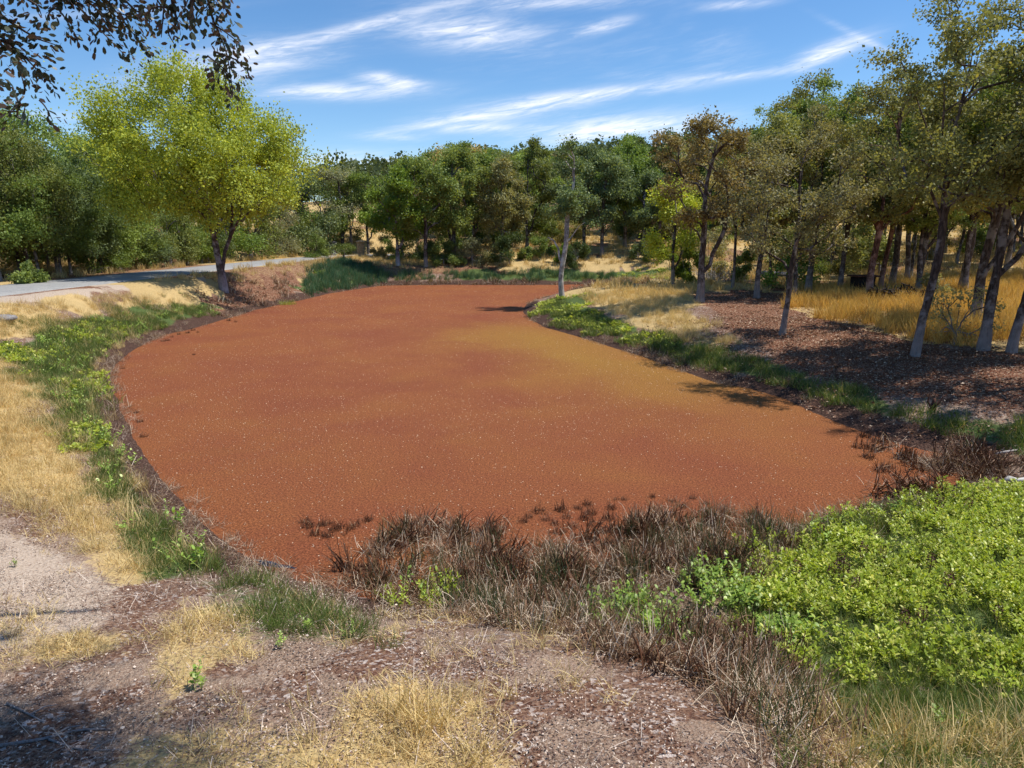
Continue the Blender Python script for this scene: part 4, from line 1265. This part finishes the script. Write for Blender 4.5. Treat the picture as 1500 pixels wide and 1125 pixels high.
def pts(names, dens, soft=.3, amp=.5, prob=None, dmin=.1, maxr=200, front=True, clip=None, water=False):
    """random spots inside zones, about dens per square metre"""
    out = []
    names = names if isinstance(names, list) else [names]
    for k in names:
        A = np.array(Z[k]); x0, y0 = A.min(0) - .6; x1, y1 = A.max(0) + .6
        area = (x1 - x0) * (y1 - y0)
        n = int(min(area * dens, 400000))
        x = RNG.uniform(x0, x1, n); y = RNG.uniform(y0, y1, n)
        keep = (np.abs(x) < y * .80 + 1.5) & (y > 2.5)
        x, y = x[keep], y[keep]
        w = wz(x, y, [k], soft, amp * scaled_amp(x, y), 1.3, 21)
        if prob is not None: w = w * prob(x, y)
        if not water: w = w * (sdist(x, y, SHORE) > dmin)
        kk = RNG.random(len(x)) < w
        x, y = x[kk], y[kk]
        out.append(np.stack([x, y, np.maximum(H(x, y), -.02)], -1))
    return np.vstack(out)


cv = {}
cv['straw'] = variants('straw_tuft', lambda r: blades(r, 34, .12, .12, .5, .95, .0055, 3, .8), M['straw'], 5)
cv['straw_up'] = variants('straw_tall_tuft', lambda r: blades(r, 34, .13, .27, .4, .35, .007, 3, .6), M['straw'], 5)
cv['gold'] = variants('gold_tuft', lambda r: blades(r, 40, .22, .55, .35, .28, .016, 3, .5), M['gold'], 4)
cv['gold_far'] = variants('gold_far_tuft', lambda r: blades(r, 36, .30, .38, .4, .4, .028, 2, .5), M['straw'], 4)
cv['green'] = variants('green_tuft', lambda r: blades(r, 36, .10, .15, .5, .45, .005, 3, .8), M['green_grass'], 5)
cv['green_far'] = variants('green_far_tuft', lambda r: blades(r, 34, .2, .24, .4, .45, .014, 2, .7), M['green_grass'], 4)
cv['rush'] = variants('rush_clump', lambda r: blades(r, 20, .11, .34, .35, .16, .0065, 3, .25), M['rush'], 5)
cv['teal'] = variants('sedge_clump', lambda r: blades(r, 34, .25, .60, .3, .2, .022, 3, .35), M['teal_grass'], 4)
cv['dead'] = variants('dead_reed_clump', lambda r: blades(r, 34, .13, .25, .5, .5, .010, 4, 1.8, .4), M['dead_reed'], 6)
cv['dead_dark'] = variants('rotten_reed_clump', lambda r: blades(r, 34, .11, .24, .5, .35, .014, 3, 1.2, .6), M['dark_reed'], 5)
cv['dead_far'] = variants('far_dead_clump', lambda r: blades(r, 26, .28, .34, .45, .5, .035, 3, 1.3, .5), M['dead_reed'], 4)
cv['thatch'] = variants('thatch_patch', lambda r: blades(r, 36, .18, .26, .5, 1.25, .0075, 3, .35, .5), M['dead_reed'], 5)
cv['prim'] = variants('water_plant', lambda r: leafy(r, 7, .14, .17, 10, .049, .4, .50), M['primrose'], 6)
cv['prim_cool'] = variants('creeping_plant', lambda r: leafy(r, 6, .13, .24, 8, .060, .6, .6), M['primrose_cool'], 5)
cv['prim_far'] = variants('far_creeping_plant', lambda r: leafy(r, 8, .26, .13, 8, .10, .7, .6), M['primrose'], 4)


def near_pts0(n):
    x = RNG.uniform(-9, 4, n); y = RNG.uniform(3, 12, n)
    k = (np.abs(x) < y * .8 + 1) & (sdist(x, y, SHORE) > .6) & (sstep(.5, .75, fbm(x, y, 1.1, 3, 51) + .5) > RNG.random(n))
    x, y = x[k], y[k]
    return np.stack([x, y, H(x, y)], -1)


def chips(r, n=26, rad=.16, L=(.006, .026), thick=True):
    D = unit(r.normal(size=(n, 3)) * (1, 1, .25)); Nn = unit(np.array([0, 0, 1.]) + r.normal(0, .45, (n, 3))); Nn = unit(Nn - D * np.sum(Nn * D, 1, keepdims=True))
    th = r.random(n) * 6.28; rr = rad * np.sqrt(r.random(n))
    C = np.stack([rr * np.cos(th), rr * np.sin(th), r.uniform(.004, .022, n)], -1)
    l = r.uniform(L[0], L[1], n)
    return leaf_quads(C, D, Nn, l, l * r.uniform(.25, .7, n))


cv['chips'] = variants('litter_patch', lambda r: chips(r), M['chips'], 6)
cv['sticks'] = variants('stick_litter', lambda r: blades(r, 14, .16, .11, .6, 1.45, .005, 2, .1, .7), M['chips'], 5)
cv['leaves'] = variants('fallen_leaves', lambda r: chips(r, 26, .3, (.03, .08)), M['brown_leaves'], 5)
cv['leaves_far'] = variants('fallen_leaves_far', lambda r: chips(r, 26, .6, (.07, .15)), M['brown_leaves'], 4)

patchy = lambda s, lo, hi, seed: (lambda x, y: sstep(lo, hi, fbm(x, y, s, 3, seed) + .5))

scatter('dry_grass', 'pale straw grass on the left bank and in foreground patches', 'dry grass',
        np.vstack([pts(['straw_left'], 80, soft=.8, amp=1.0), pts(['straw_fg', 'straw_fg2', 'straw_fg3'], 95, soft=.5, amp=.8, prob=patchy(.5, .3, .7, 3)), near_pts0(1500), pts(['straw_fg4'], 60, prob=patchy(.5, .4, .7, 3)),
                   pts(['green_fg'], 30, prob=patchy(.6, .4, .7, 8)), pts(['grass_br'], 70, prob=lambda x, y: sstep(5.5, 4.0, y + .6 * fbm(x, y, .8, 2, 2)) * .8 + .08)]), cv['straw'], .7, 1.4)
scatter('upright_dry_grass', 'taller tufts of straw grass standing on the left bank', 'dry grass',
        np.vstack([pts(['straw_left'], 10, prob=patchy(1.2, .4, .7, 4)), pts(['straw_top'], 16, maxr=60), pts(['straw_fg', 'straw_fg2'], 6), pts(['straw_right'], 12), pts(['green_left'], 3),
                   pts(['grass_br'], 10, prob=lambda x, y: sstep(6, 4.2, y))]), cv['straw_up'], .7, 1.3)
scatter('golden_grass', 'tall golden grass under the trees of the right grove', 'dry grass', pts(['gold_right'], 7.5, amp=1.2, prob=patchy(2.2, .25, .5, 6)), cv['gold'], .6, 1.2)
fx = RNG.uniform(-70, 90, 26000); fy = RNG.uniform(40, 135, 26000)
kk = (np.abs(fx) < fy * .8) & (sdist(fx, fy, SHORE) > 3.5) & (pathdist(fx, fy, ROADC) > 3.2) & (fbm(fx, fy, 7, 3, 5) + .5 > RNG.random(len(fx)) * .9) & (sdist(fx, fy, Z['teal']) > 0) & (sdist(fx, fy, Z['far_green']) > 0)
fx, fy = fx[kk], fy[kk]
scatter('meadow_grass', 'dry straw meadow between the distant trees', 'dry grass', np.stack([fx, fy, H(fx, fy)], -1), cv['gold_far'], .6, 1.3)
scatter('green_grass', 'short green grass along the left bank and foreground', 'grass',
        np.vstack([pts(['green_left'], 85, amp=1.0, dmin=.55, soft=.5), pts(['green_fg'], 55, prob=patchy(.7, .35, .65, 5)), pts(['green_strip'], 110), pts(['prim_main'], 50),
                   pts(['grass_br'], 100, prob=lambda x, y: .25 + .75 * sstep(3.9, 5.2, y + .8 * fbm(x, y, .9, 2, 12)))]), cv['green'], .7, 1.5)
scatter('bank_grass', 'green grass on the right bank and the far shore', 'grass',
        np.vstack([pts(['green_right'], 26, amp=.7), pts(['far_green'], 5, dmin=.5), pts(['prim_l1', 'prim_l2'], 8), pts(['green_left'], 9, dmin=.7), pts(['straw_top'], 3, prob=patchy(2, .4, .7, 5))]), cv['green_far'], .6, 1.2)
scatter('sedge', 'blue-green sedge at the far left corner of the pond', 'sedge', np.vstack([pts(['teal'], 9, amp=.5), pts(['far_green'], 5, dmin=.5)]), cv['teal'], .6, 1.1)
scatter('green_rushes', 'thin green rushes standing among the dead reeds', 'rushes',
        np.vstack([pts(['rushes'], 30, water=True, prob=patchy(.7, .35, .65, 7)), pts(['reeds'], 6, water=True), pts(['reed_edge'], 5)]), cv['rush'], .6, 1.25)
scatter('dead_reeds', 'brown broken reeds filling the near edge of the pond', 'reeds',
        np.vstack([pts(['reeds'], 34, water=True, prob=patchy(.7, .25, .5, 3)), pts(['rushes'], 14, water=True), pts(['reed_edge'], 9)]), cv['dead'], .55, 1.25, tilt=.3)
scatter('rotten_reeds', 'dark rotten reed stubs along the water edge of the reed bed', 'reeds',
        np.vstack([pts(['reeds'], 22, water=True, prob=lambda x, y: sstep(6.9, 8.6, y) * sstep(.35, .6, fbm(x, y, .6, 3, 13) + .5)), pts(['reed_edge'], 12)]), cv['dead_dark'], .6, 1.3, tilt=.3)
scatter('reed_thatch', 'flattened dead reed stalks lying around the reed bed', 'reeds',
        np.vstack([pts(['reeds'], 18, water=True), pts(['reed_edge'], 48), pts(['rushes'], 8)]), cv['thatch'], .7, 1.3)
scatter('bank_debris', 'pale and brown dead stalks along the far shore', 'reeds', np.vstack([pts(['far_dead'], 6, dmin=-.3), pts(['teal'], 1.5), pts(['bank_tree'], 1)]), cv['dead_far'], .5, 1.1)
scatter('water_plants', 'bright yellow-green leafy water plants filling the lower right marsh', 'water plants',
        np.vstack([pts(['prim_main'], 85, amp=1.0, soft=.5, prob=lambda x, y: (.12 + .88 * sstep(.3, .6, fbm(x, y, .9, 3, 17) + .5)) * (.35 + .65 * sstep(4.4, 6.8, y))), pts(['prim_small'], 20, water=True)]), cv['prim'], .65, 1.3)
scatter('creeping_plants', 'fresh green creeping plants at the edge of the reed bed', 'water plants',
        np.vstack([pts(['prim_mid'], 70, water=True, prob=patchy(.5, .3, .5, 4)), pts(['prim_small'], 25, water=True), pts(['green_left'], 2.5), pts(['green_strip'], 8)]), cv['prim_cool'], .6, 1.2)
scatter('bank_plants', 'bright green creeping plants on the left bank, the spit and the far shore', 'water plants',
        np.vstack([pts(['prim_l1', 'prim_l2'], 17, amp=.7, prob=patchy(1.4, .3, .55, 4)), pts(['prim_l3'], 24), pts(['prim_right'], 14, amp=.7, prob=patchy(1.8, .25, .5, 4)), pts(['prim_right2'], 6), pts(['prim_far'], 5)]), cv['prim_far'], .45, 1.0)

# loose litter over the whole near ground
def near_pts(n, x0, x1, y0, y1, fn, dmin=.15):
    x = RNG.uniform(x0, x1, n); y = RNG.uniform(y0, y1, n)
    d = sdist(x, y, SHORE)
    k = (np.abs(x) < y * .80 + 1) & (d > dmin) & (RNG.random(n) < fn(x, y, d))
    x, y = x[k], y[k]
    return np.stack([x, y, H(x, y)], -1)


notgreen = lambda x, y: 1 - wz(x, y, ['green_left', 'prim_main', 'straw_left', 'grass_br'], .5, .6) * .85
LP = near_pts(60000, -14, 5, 2.8, 22, lambda x, y, d: notgreen(x, y) * np.clip(8 / y, 0, 1) * (.18 + .82 * sstep(.4, .7, fbm(x, y, .45, 3, 41) + .5)))
scatter('ground_litter', 'chips and crumbs of leaves covering the bare foreground soil', 'leaf litter', LP, cv['chips'], .6, 1.5, tilt=.08)
LP = near_pts(9000, -12, 5, 2.8, 16, lambda x, y, d: notgreen(x, y) * .8 * sstep(.3, .7, fbm(x, y, .9, 3, 15) + .5))
scatter('stick_litter', 'small dry stems and sticks lying on the foreground soil', 'leaf litter', LP, cv['sticks'], .6, 1.5, tilt=.08)
LP = np.vstack([pts(['mulch_right'], 9, amp=1), near_pts(9000, 5, 22, 8, 30, lambda x, y, d: .5 * (1 - wz(x, y, ['prim_main'], .4, .4)))])
scatter('fallen_leaves', 'red-brown fallen leaves under the right grove', 'leaf litter', LP, cv['leaves'], .6, 1.4, tilt=.1)
LP = np.vstack([pts(['bank_tree'], 4, amp=1)])
scatter('bank_leaves', 'pale fallen leaves on the bank under the yellow-green tree', 'leaf litter', LP, cv['leaves_far'], .5, 1.2, tilt=.1)

# near shore debris ring
th = []
for i in range(len(SHORE)):
    a = np.array(SHORE[i]); b = np.array(SHORE[(i + 1) % len(SHORE)]); L = np.linalg.norm(b - a)
    n = int(L * 30 * (1 if a[1] < 35 else .5)); t = RNG.random(n)
    nn = np.array([b[1] - a[1], a[0] - b[0]]) / L
    p = a + (b - a) * t[:, None] + nn * RNG.normal(0.15, .38, n)[:, None]
    th.append(p)
th = np.vstack(th); th = th[sdist(th[:, 0], th[:, 1], SHORE) > -.25]
th = th[sstep(.3, .6, fbm(th[:, 0], th[:, 1], 1.5, 3, 3) + .5) > RNG.random(len(th))]
scatter('shore_debris', 'dark dead stems lying along the waterline', 'reeds', np.stack([th[:, 0], th[:, 1], np.maximum(H(th[:, 0], th[:, 1]), 0)], -1), cv['thatch'], .4, 1.0)
RB = zone([(1265, 640), (1330, 655), (1420, 650), (1500, 680), (1560, 720), (1440, 735), (1360, 715), (1420, 700), (1320, 690), (1290, 665)])
Z['bay_reeds'] = RB
Z['bay_reeds2'] = zone([(1285, 715), (1310, 695), (1370, 705), (1400, 720), (1350, 730), (1295, 732)])
scatter('bay_dead_reeds', 'tangle of brown dead reeds in the shallow bay at right', 'reeds', pts(['bay_reeds', 'bay_reeds2'], 22, water=True, amp=.4, prob=patchy(.9, .3, .5, 14)), cv['dead_dark'], .6, 1.5, tilt=.5)
scatter('bay_reed_stems', 'pale broken stems in the shallow bay at right', 'reeds', pts(['bay_reeds', 'bay_reeds2'], 16, water=True, amp=.4, prob=patchy(.9, .3, .5, 14)), cv['thatch'], .6, 1.4, tilt=.3)


# flecks on the water
def flecks():
    n = 26000
    A = np.array(SHORE); x = RNG.uniform(A[:, 0].min(), A[:, 0].max(), n * 3); y = RNG.uniform(A[:, 1].min(), A[:, 1].max(), n * 3)
    d = sdist(x, y, SHORE)
    k = (d < -.05) & (RNG.random(len(x)) < np.clip(.25 + .9 * (fbm(x, y, 5, 3, 2) + .4), 0, 1) * np.clip(16 / y, .15, 1))
    x, y = x[k], y[k]; n = len(x)
    D = unit(RNG.normal(size=(n, 3)) * (1, 1, .12)); Nn = unit(np.array([0, 0, 1.]) + RNG.normal(0, .2, (n, 3))); Nn = unit(Nn - D * np.sum(Nn * D, 1, keepdims=True))
    l = RNG.uniform(.008, .026, n) * (1 + y / 45)
    V, q = leaf_quads(np.stack([x, y, np.full(n, .008)], -1), D, Nn, l, l * .6)
    link('floating_petals', new_mesh('floating_petals', V, q, None, M['fleck']), label='tiny pale leaf flecks floating all over the red pond', cat='leaf flecks', kind='stuff')


flecks()


# ------------------------------------------------------------------ countable small things
def tuft_mesh(seed, mat, n, r, h, lean, w, curl=2.2):
    rng = np.random.default_rng(seed)
    v, q = blades(rng, n, r, h, .5, lean, w, 4, curl, .5)
    return new_mesh('tuft', v, q, None, mat)


tufts = [tuft_mesh(300 + k, M['dark_reed'], 70, .13, .17, .3, .011) for k in range(4)]
tufts2 = [tuft_mesh(310 + k, M['dead_reed'], 34, .08, .24, .35, .011) for k in range(2)]


def put_tufts(spots, label, group, smin=.6, smax=1.2, pool=tufts):
    for px, py in spots:
        x, y = flat(px, py)
        o = link('reed_tuft', pool[RNG.integers(len(pool))], (x, y, -.02), label=label, cat='reed tuft', group=group, rz=RNG.random() * 6)
        s = RNG.uniform(smin, smax); o.scale = (s, s, s * RNG.uniform(.8, 1.2))


put_tufts([(452, 772), (462, 783), (470, 770), (480, 786), (488, 778), (497, 774), (505, 783), (513, 776), (478, 768), (538, 762), (520, 770), (446, 765)],
          'dark dead reed stub in the small isolated cluster standing in the pond at lower left', 'reed stubs of the isolated cluster', .4, .8)
put_tufts([(766, 764), (775, 758), (790, 750), (800, 762), (812, 768), (822, 748), (830, 758), (838, 772), (848, 745), (856, 760), (866, 752), (872, 768), (880, 780), (820, 780), (845, 785), (868, 790),
           (890, 760), (908, 775), (860, 740), (895, 745)],
          'dark dead reed stub standing in open water just off the middle of the reed bed', 'reed stubs off the reed bed', .5, .95)
put_tufts([(903, 732), (915, 732), (955, 728), (985, 735), (1000, 742), (1015, 730), (1035, 738)], 'dark reed stub in open water off the right part of the reed bed', 'reed stubs off the right part of the reed bed', .4, .7)
put_tufts([(1268, 640), (1262, 655), (1280, 662), (1272, 670), (1295, 660), (1288, 648), (1300, 685), (1315, 672), (1310, 655), (1330, 668), (1292, 690), (1345, 672)],
          'brown reed clump standing in the orange water of the right bay', 'reed clumps of the right bay', .9, 1.5, tufts2 + tufts)
put_tufts([(240, 500), (252, 494), (262, 490), (275, 488), (283, 484), (290, 487), (246, 499), (180, 540), (200, 605), (205, 618), (210, 640), (335, 470), (345, 472), (284, 520)],
          'small dark weed tip poking out of the water near the left shore', 'weed tips near the left shore', .5, .9)


def dock(seed):
    rng = np.random.default_rng(seed); mb = MB()
    hh = .42
    tube(mb, [(0, 0, 0), (.01, 0, hh * .5), (.0, .01, hh)], [.005, .004, .002], 4)
    n = 90; z = rng.uniform(.38, 1, n) * hh; a = rng.random(n) * 6.28; r = .03 * np.sin((z / hh - .3) / .75 * 3.0).clip(.2) + .004
    C = np.stack([r * np.cos(a), r * np.sin(a), z], -1); D = unit(np.stack([np.cos(a), np.sin(a), rng.normal(.4, .5, n)], -1)); Nn = unit(np.cross(D, rng.normal(size=(n, 3))))
    l = rng.uniform(.014, .03, n); v, q = leaf_quads(C, D, Nn, l, l * .8); mb.add(v, q)
    return mb.mesh('dock_stalk', M['dock'])


dk = [dock(k) for k in range(3)]
for i, (px, py) in enumerate([(1215, 862), (1232, 868), (1228, 850), (1262, 835), (1164, 862), (1250, 880), (1290, 835), (1398, 745), (1415, 762), (1372, 765), (1445, 742), (1385, 880), (1348, 930), (1458, 925),
                              (1200, 800), (1125, 975), (1320, 940), (1360, 850)]):
    x, y = gp(px, py)
    o = link('dock_stalk', dk[i % 3], (x, y, float(H(x, y)) + .05), label='dark red-brown seed stalk rising above the bright green marsh plants', cat='seed stalk', group='seed stalks in the marsh plants', rz=i)
    s = .8 + .5 * RNG.random(); o.scale = (s * 1.2, s * 1.2, s * .85)

# single green weeds in the foreground
wm = [leafy(np.random.default_rng(400 + k), 5, .05, .20, 9, .05, .35, .6).mesh('weed', M['primrose_cool']) for k in range(2)]
for k, (px, py, lab, s) in enumerate([(288, 1010, 'small upright green weed in the straw at lower left foreground', 1.0), (410, 948, 'tiny bright green weed left of the green foreground patch', .6),
                                      (452, 925, 'tiny bright green weed at the top of the green foreground patch', .7), (512, 935, 'tiny bright green weed at the right end of the green foreground patch', .6),
                                      (22, 830, 'tiny yellow-green weed on the pale soil at the left edge', .5), (1386, 1070, 'broad-leaved weed in the grass at the lower right', .9)]):
    x, y = gp(px, py)
    o = link('weed', wm[k % 2], (x, y, float(H(x, y))), label=lab, cat='weed', rz=k); o.scale = (s, s, s)

# bright grass tuft on the left bank
for px, py, lab in [(421, 446, 'bright green grass tuft at the waterline below the forked tree'), (468, 402, 'light green grass tuft on the bank above the sedge')]:
    x, y = gp(px, py)
    v, q = blades(np.random.default_rng(px), 260, .55, .40, .4, .45, .02, 3, .7)
    link('grass_tuft', new_mesh('grass_tuft', v, q, None, M['primrose']), (x, y, float(H(x, y))), label=lab, cat='grass tuft')


# stone gate pillars
def pillar(px, py, w, h, mat, lab, capmat, basemat=None):
    x, y = gp(px, py); z = float(H(x, y))
    o = link('gate_pillar', None, (x, y, z), label=lab, cat='pillar', rz=.15)
    mb = MB(); box(mb, 0, 0, .14, w * 1.22, w * 1.22, .36, .03); link('base', mb.mesh('base', basemat or mat), parent=o)
    n = 7; hh = (h - .5) / n
    rng = np.random.default_rng(px); sh = None
    for k in range(n):
        mb = MB(); e = rng.uniform(-.015, .02)
        box(mb, 0, 0, .322 + hh * (k + .5), w + e, w + e, hh - .012, .02)
        link('stone', mb.mesh('stone', mat), parent=o)
    mb = MB(); box(mb, 0, 0, .32 + hh * n / 2, w - .06, w - .06, hh * n, 0); link('core', mb.mesh('core', M['grey_stone']), parent=o)
    mb = MB(); box(mb, 0, 0, h - .10, w * 1.3, w * 1.3, .14, .03); box(mb, 0, 0, h + .03, w * .9, w * .9, .12, .04); link('cap', mb.mesh('cap', capmat), parent=o)


pillar(529, 376, .85, 1.9, M['stone'], 'tan stone gate pillar at the near side of the road bend', M['stone'])
pillar(487, 374, .95, 1.75, M['pale_stone'], 'pale grey stone gate pillar at the far side of the road', M['grey_stone'], M['pale_stone'])
# little dark post by the sedge
x, y = gp(504, 386); mb = MB(); tube(mb, [(0, 0, -.2), (0.02, 0, .4), (0, 0, .85)], [.13, .12, .10], 7, cap=True, wob=.2)
link('wooden_post', mb.mesh('wooden_post', M['dark_wood']), (x, y, float(H(x, y))), label='short dark post at the roadside above the sedge', cat='post')

# lidded box and brush heap in the grove
x, y = gp(1262, 432); z = float(H(x, y))
o = link('lidded_box', None, (x, y, z), label='dark wooden box with an overhanging lid among the trunks of the right grove', cat='box', rz=.1)
for k in range(6):
    mb = MB(); box(mb, -.41 + .164 * k, -.34, .5, .155, .04, .95, .01); link('plank', mb.mesh('plank', M['dark_wood']), parent=o)
mb = MB(); box(mb, 0, .05, .5, .98, .70, .92, .01); link('body', mb.mesh('body', M['dark_wood']), parent=o)
mb = MB(); box(mb, 0, 0, 1.03, 1.35, 1.0, .09, .015); link('lid', mb.mesh('lid', M['rust']), parent=o)
x, y = gp(1316, 443); z = float(H(x, y))
rng = np.random.default_rng(9); mb = MB()
for k in range(320):
    a = rng.random() * 3.14; c = rng.normal(0, .33, 3) * (1.5, .8, .45); c[2] = abs(c[2]) + .1
    d = np.array([math.cos(a), math.sin(a) * .6, rng.normal(0, .3)]) * rng.uniform(.4, .9)
    c[0] = np.clip(c[0], -.8, .8); c[2] = min(c[2], .75)
    tube(mb, [c - d / 2, c + rng.normal(0, .05, 3), c + d / 2], [.03, .028, .012], 4)
bh = link('brush_heap', mb.mesh('brush_heap', M['dark_wood']), (x, y, z), label='low dark heap of brush in the golden grass right of the lidded box', cat='brush heap')

bh.scale = (1.35, 1.35, 1.5)

# pale dead brush behind the forked oak
x, y = gp(1062, 412); z = float(H(x, y)); mb = MB(); rng = np.random.default_rng(14)
for k in range(120):
    b = np.array([rng.uniform(-1.6, 1.6), rng.uniform(-.6, .6), 0]); d = np.array([rng.normal(0, .6), rng.normal(0, .4), rng.uniform(.3, 1.3)])
    tube(mb, [b, b + d * .5 + rng.normal(0, .08, 3), b + d + rng.normal(0, .12, 3)], [.022, .016, .006], 4)
link('dead_brush', mb.mesh('dead_brush', M['dead_wood']), (x, y, z), label='tangle of pale leafless branches behind the forked brown oak', cat='brush heap')
# fallen log behind
x, y = gp(1138, 412); z = float(H(x, y)); mb = MB()
tube(mb, [(-1.3, 0, .55), (-.3, .05, .5), (.7, 0, .45), (1.5, 0, .3)], [.17, .16, .14, .12], 8, cap=True, wob=.15)
link('fallen_log', mb.mesh('fallen_log', M['bark_pale'], True), (x, y, z), label='grey fallen log propped behind the thin trunks of the right grove', cat='log')
# driftwood at right
x, y = gp(1492, 708); z = float(H(x, y)); mb = MB()
tube(mb, [(-.28, 0, .02), (-.18, 0, .09), (-.02, .02, .05), (.2, 0, .08), (.6, .05, .06)], [.03, .055, .04, .05, .03], 8, cap=True, wob=.25)
link('driftwood', mb.mesh('driftwood', M['pale_stone'], True), (x, y, z), label='bleached piece of driftwood on the mud at the right edge', cat='driftwood')
x, y = gp(1472, 668); z = float(H(x, y)); mb = MB()
tube(mb, [(-.2, 0, .05), (0, 0, .09), (.25, .03, .12)], [.02, .025, .015], 6, cap=True)
link('stick', mb.mesh('stick', M['dead_wood'], True), (x, y, z), label='short pale stick on the mud above the driftwood', cat='stick')
# little rotten stump on right bank
x, y = gp(1366, 602); z = float(H(x, y)); mb = MB()
tube(mb, [(0, 0, -.05), (.02, 0, .15), (.0, 0, .30)], [.08, .06, .03], 7, cap=True, wob=.5)
tube(mb, [(0, 0, .08), (.12, 0, .2), (.2, 0, .34)], [.04, .03, .012], 5, wob=.3)
tube(mb, [(0, 0, .05), (-.14, 0, .22), (-.12, 0, .42)], [.04, .025, .01], 5, wob=.3)
link('stump', mb.mesh('stump', M['rust'], True), (x, y, z), label='small rotten forked stump on the grassy right bank', cat='stump')
# rock at left edge
rng = np.random.default_rng(4)
for px, py, s, lab in [(4, 468, .5, 'flat dark grey rock on the left bank at the frame edge')]:
    x, y = gp(px, py); u = np.linspace(0, np.pi, 8); w_ = np.linspace(0, 2 * np.pi, 12, endpoint=False)
    V = []
    for a in u:
        for b in w_:
            r_ = 1 + .25 * math.sin(b * 3 + a * 2) * math.sin(a) + .1 * rng.normal() * math.sin(a)
            V.append((r_ * math.sin(a) * math.cos(b) * s, r_ * math.sin(a) * math.sin(b) * s * .7, math.cos(a) * s * .28 * (r_)))
    q = [(i * 12 + j, (i + 1) * 12 + j, (i + 1) * 12 + (j + 1) % 12, i * 12 + (j + 1) % 12) for i in range(7) for j in range(12)]
    link('rock', new_mesh('rock', V, q, None, M['grey_stone']), (x, y, float(H(x, y)) + .05), label=lab, cat='rock')

# twigs in the foreground
tws = [(612, 912, 'forked dry twig on the soil below the reed bed', [(0, 0), (.12, -.04), (.25, -.05), (.36, -.10)], .007), (585, 990, 'short straight twig below the forked twig', [(0, 0), (.1, -.06), (.16, -.10)], .006),
       (705, 935, 'thin curved twig lying on the bare soil mid foreground', [(0, 0), (.1, .05), (.22, .04), (.3, .0)], .004), (560, 895, 'long thin stem lying from the reed bed onto the soil', [(0, 0), (.2, -.10), (.4, -.26)], .005),
       (60, 1085, 'dark crooked branch lying in the bottom left shade', [(-.3, -.1), (0, 0), (.2, .12), (.45, .14)], .015), (20, 1050, 'second dark branch in the bottom left shade', [(-.2, .2), (.05, .05), (.3, -.1)], .012),
       (120, 1100, 'thin dark branch nearest the bottom left corner', [(-.3, .1), (0, 0), (.3, -.02)], .009)]
for px, py, lab, pp, r in tws:
    x, y = gp(px, py)
    P = np.array([(a, b, float(H(x + a, y + b)) - float(H(x, y)) + .012) for a, b in pp])
    mb = MB(); tube(mb, catmull(P, 4), np.linspace(r, r * .4, (len(P) - 1) * 4 + 1), 5, cap=True)
    e = P[1] + (P[2] - P[1]) * .3
    tube(mb, [e, e + (.07, .07, .02), e + (.15, .10, .015)], [r * .7, r * .5, r * .3], 4)
    link('twig', mb.mesh('twig', M['dead_wood'] if py < 1000 else M['bark'], True), (x, y, float(H(x, y))), label=lab, cat='twig')

# small patch of open water by the near shore
x, y = flat(398, 827)
a = np.linspace(0, 2 * np.pi, 18, endpoint=False); rr_ = 1 + .3 * np.sin(a * 3 + 1) + .15 * np.sin(a * 5)
V = [(0, 0, 0)] + [(.30 * r_ * math.cos(t), .07 * r_ * math.sin(t), 0) for r_, t in zip(rr_, a)]
link('open_water', new_mesh('open_water', V, None, [(0, i + 1, (i + 1) % 18 + 1) for i in range(18)], M['wet']), (x, y, .006), kind='structure', rz=-.35)
print('objects', len(bpy.data.objects), 'tris', sum(len(m.polygons) for m in bpy.data.meshes))
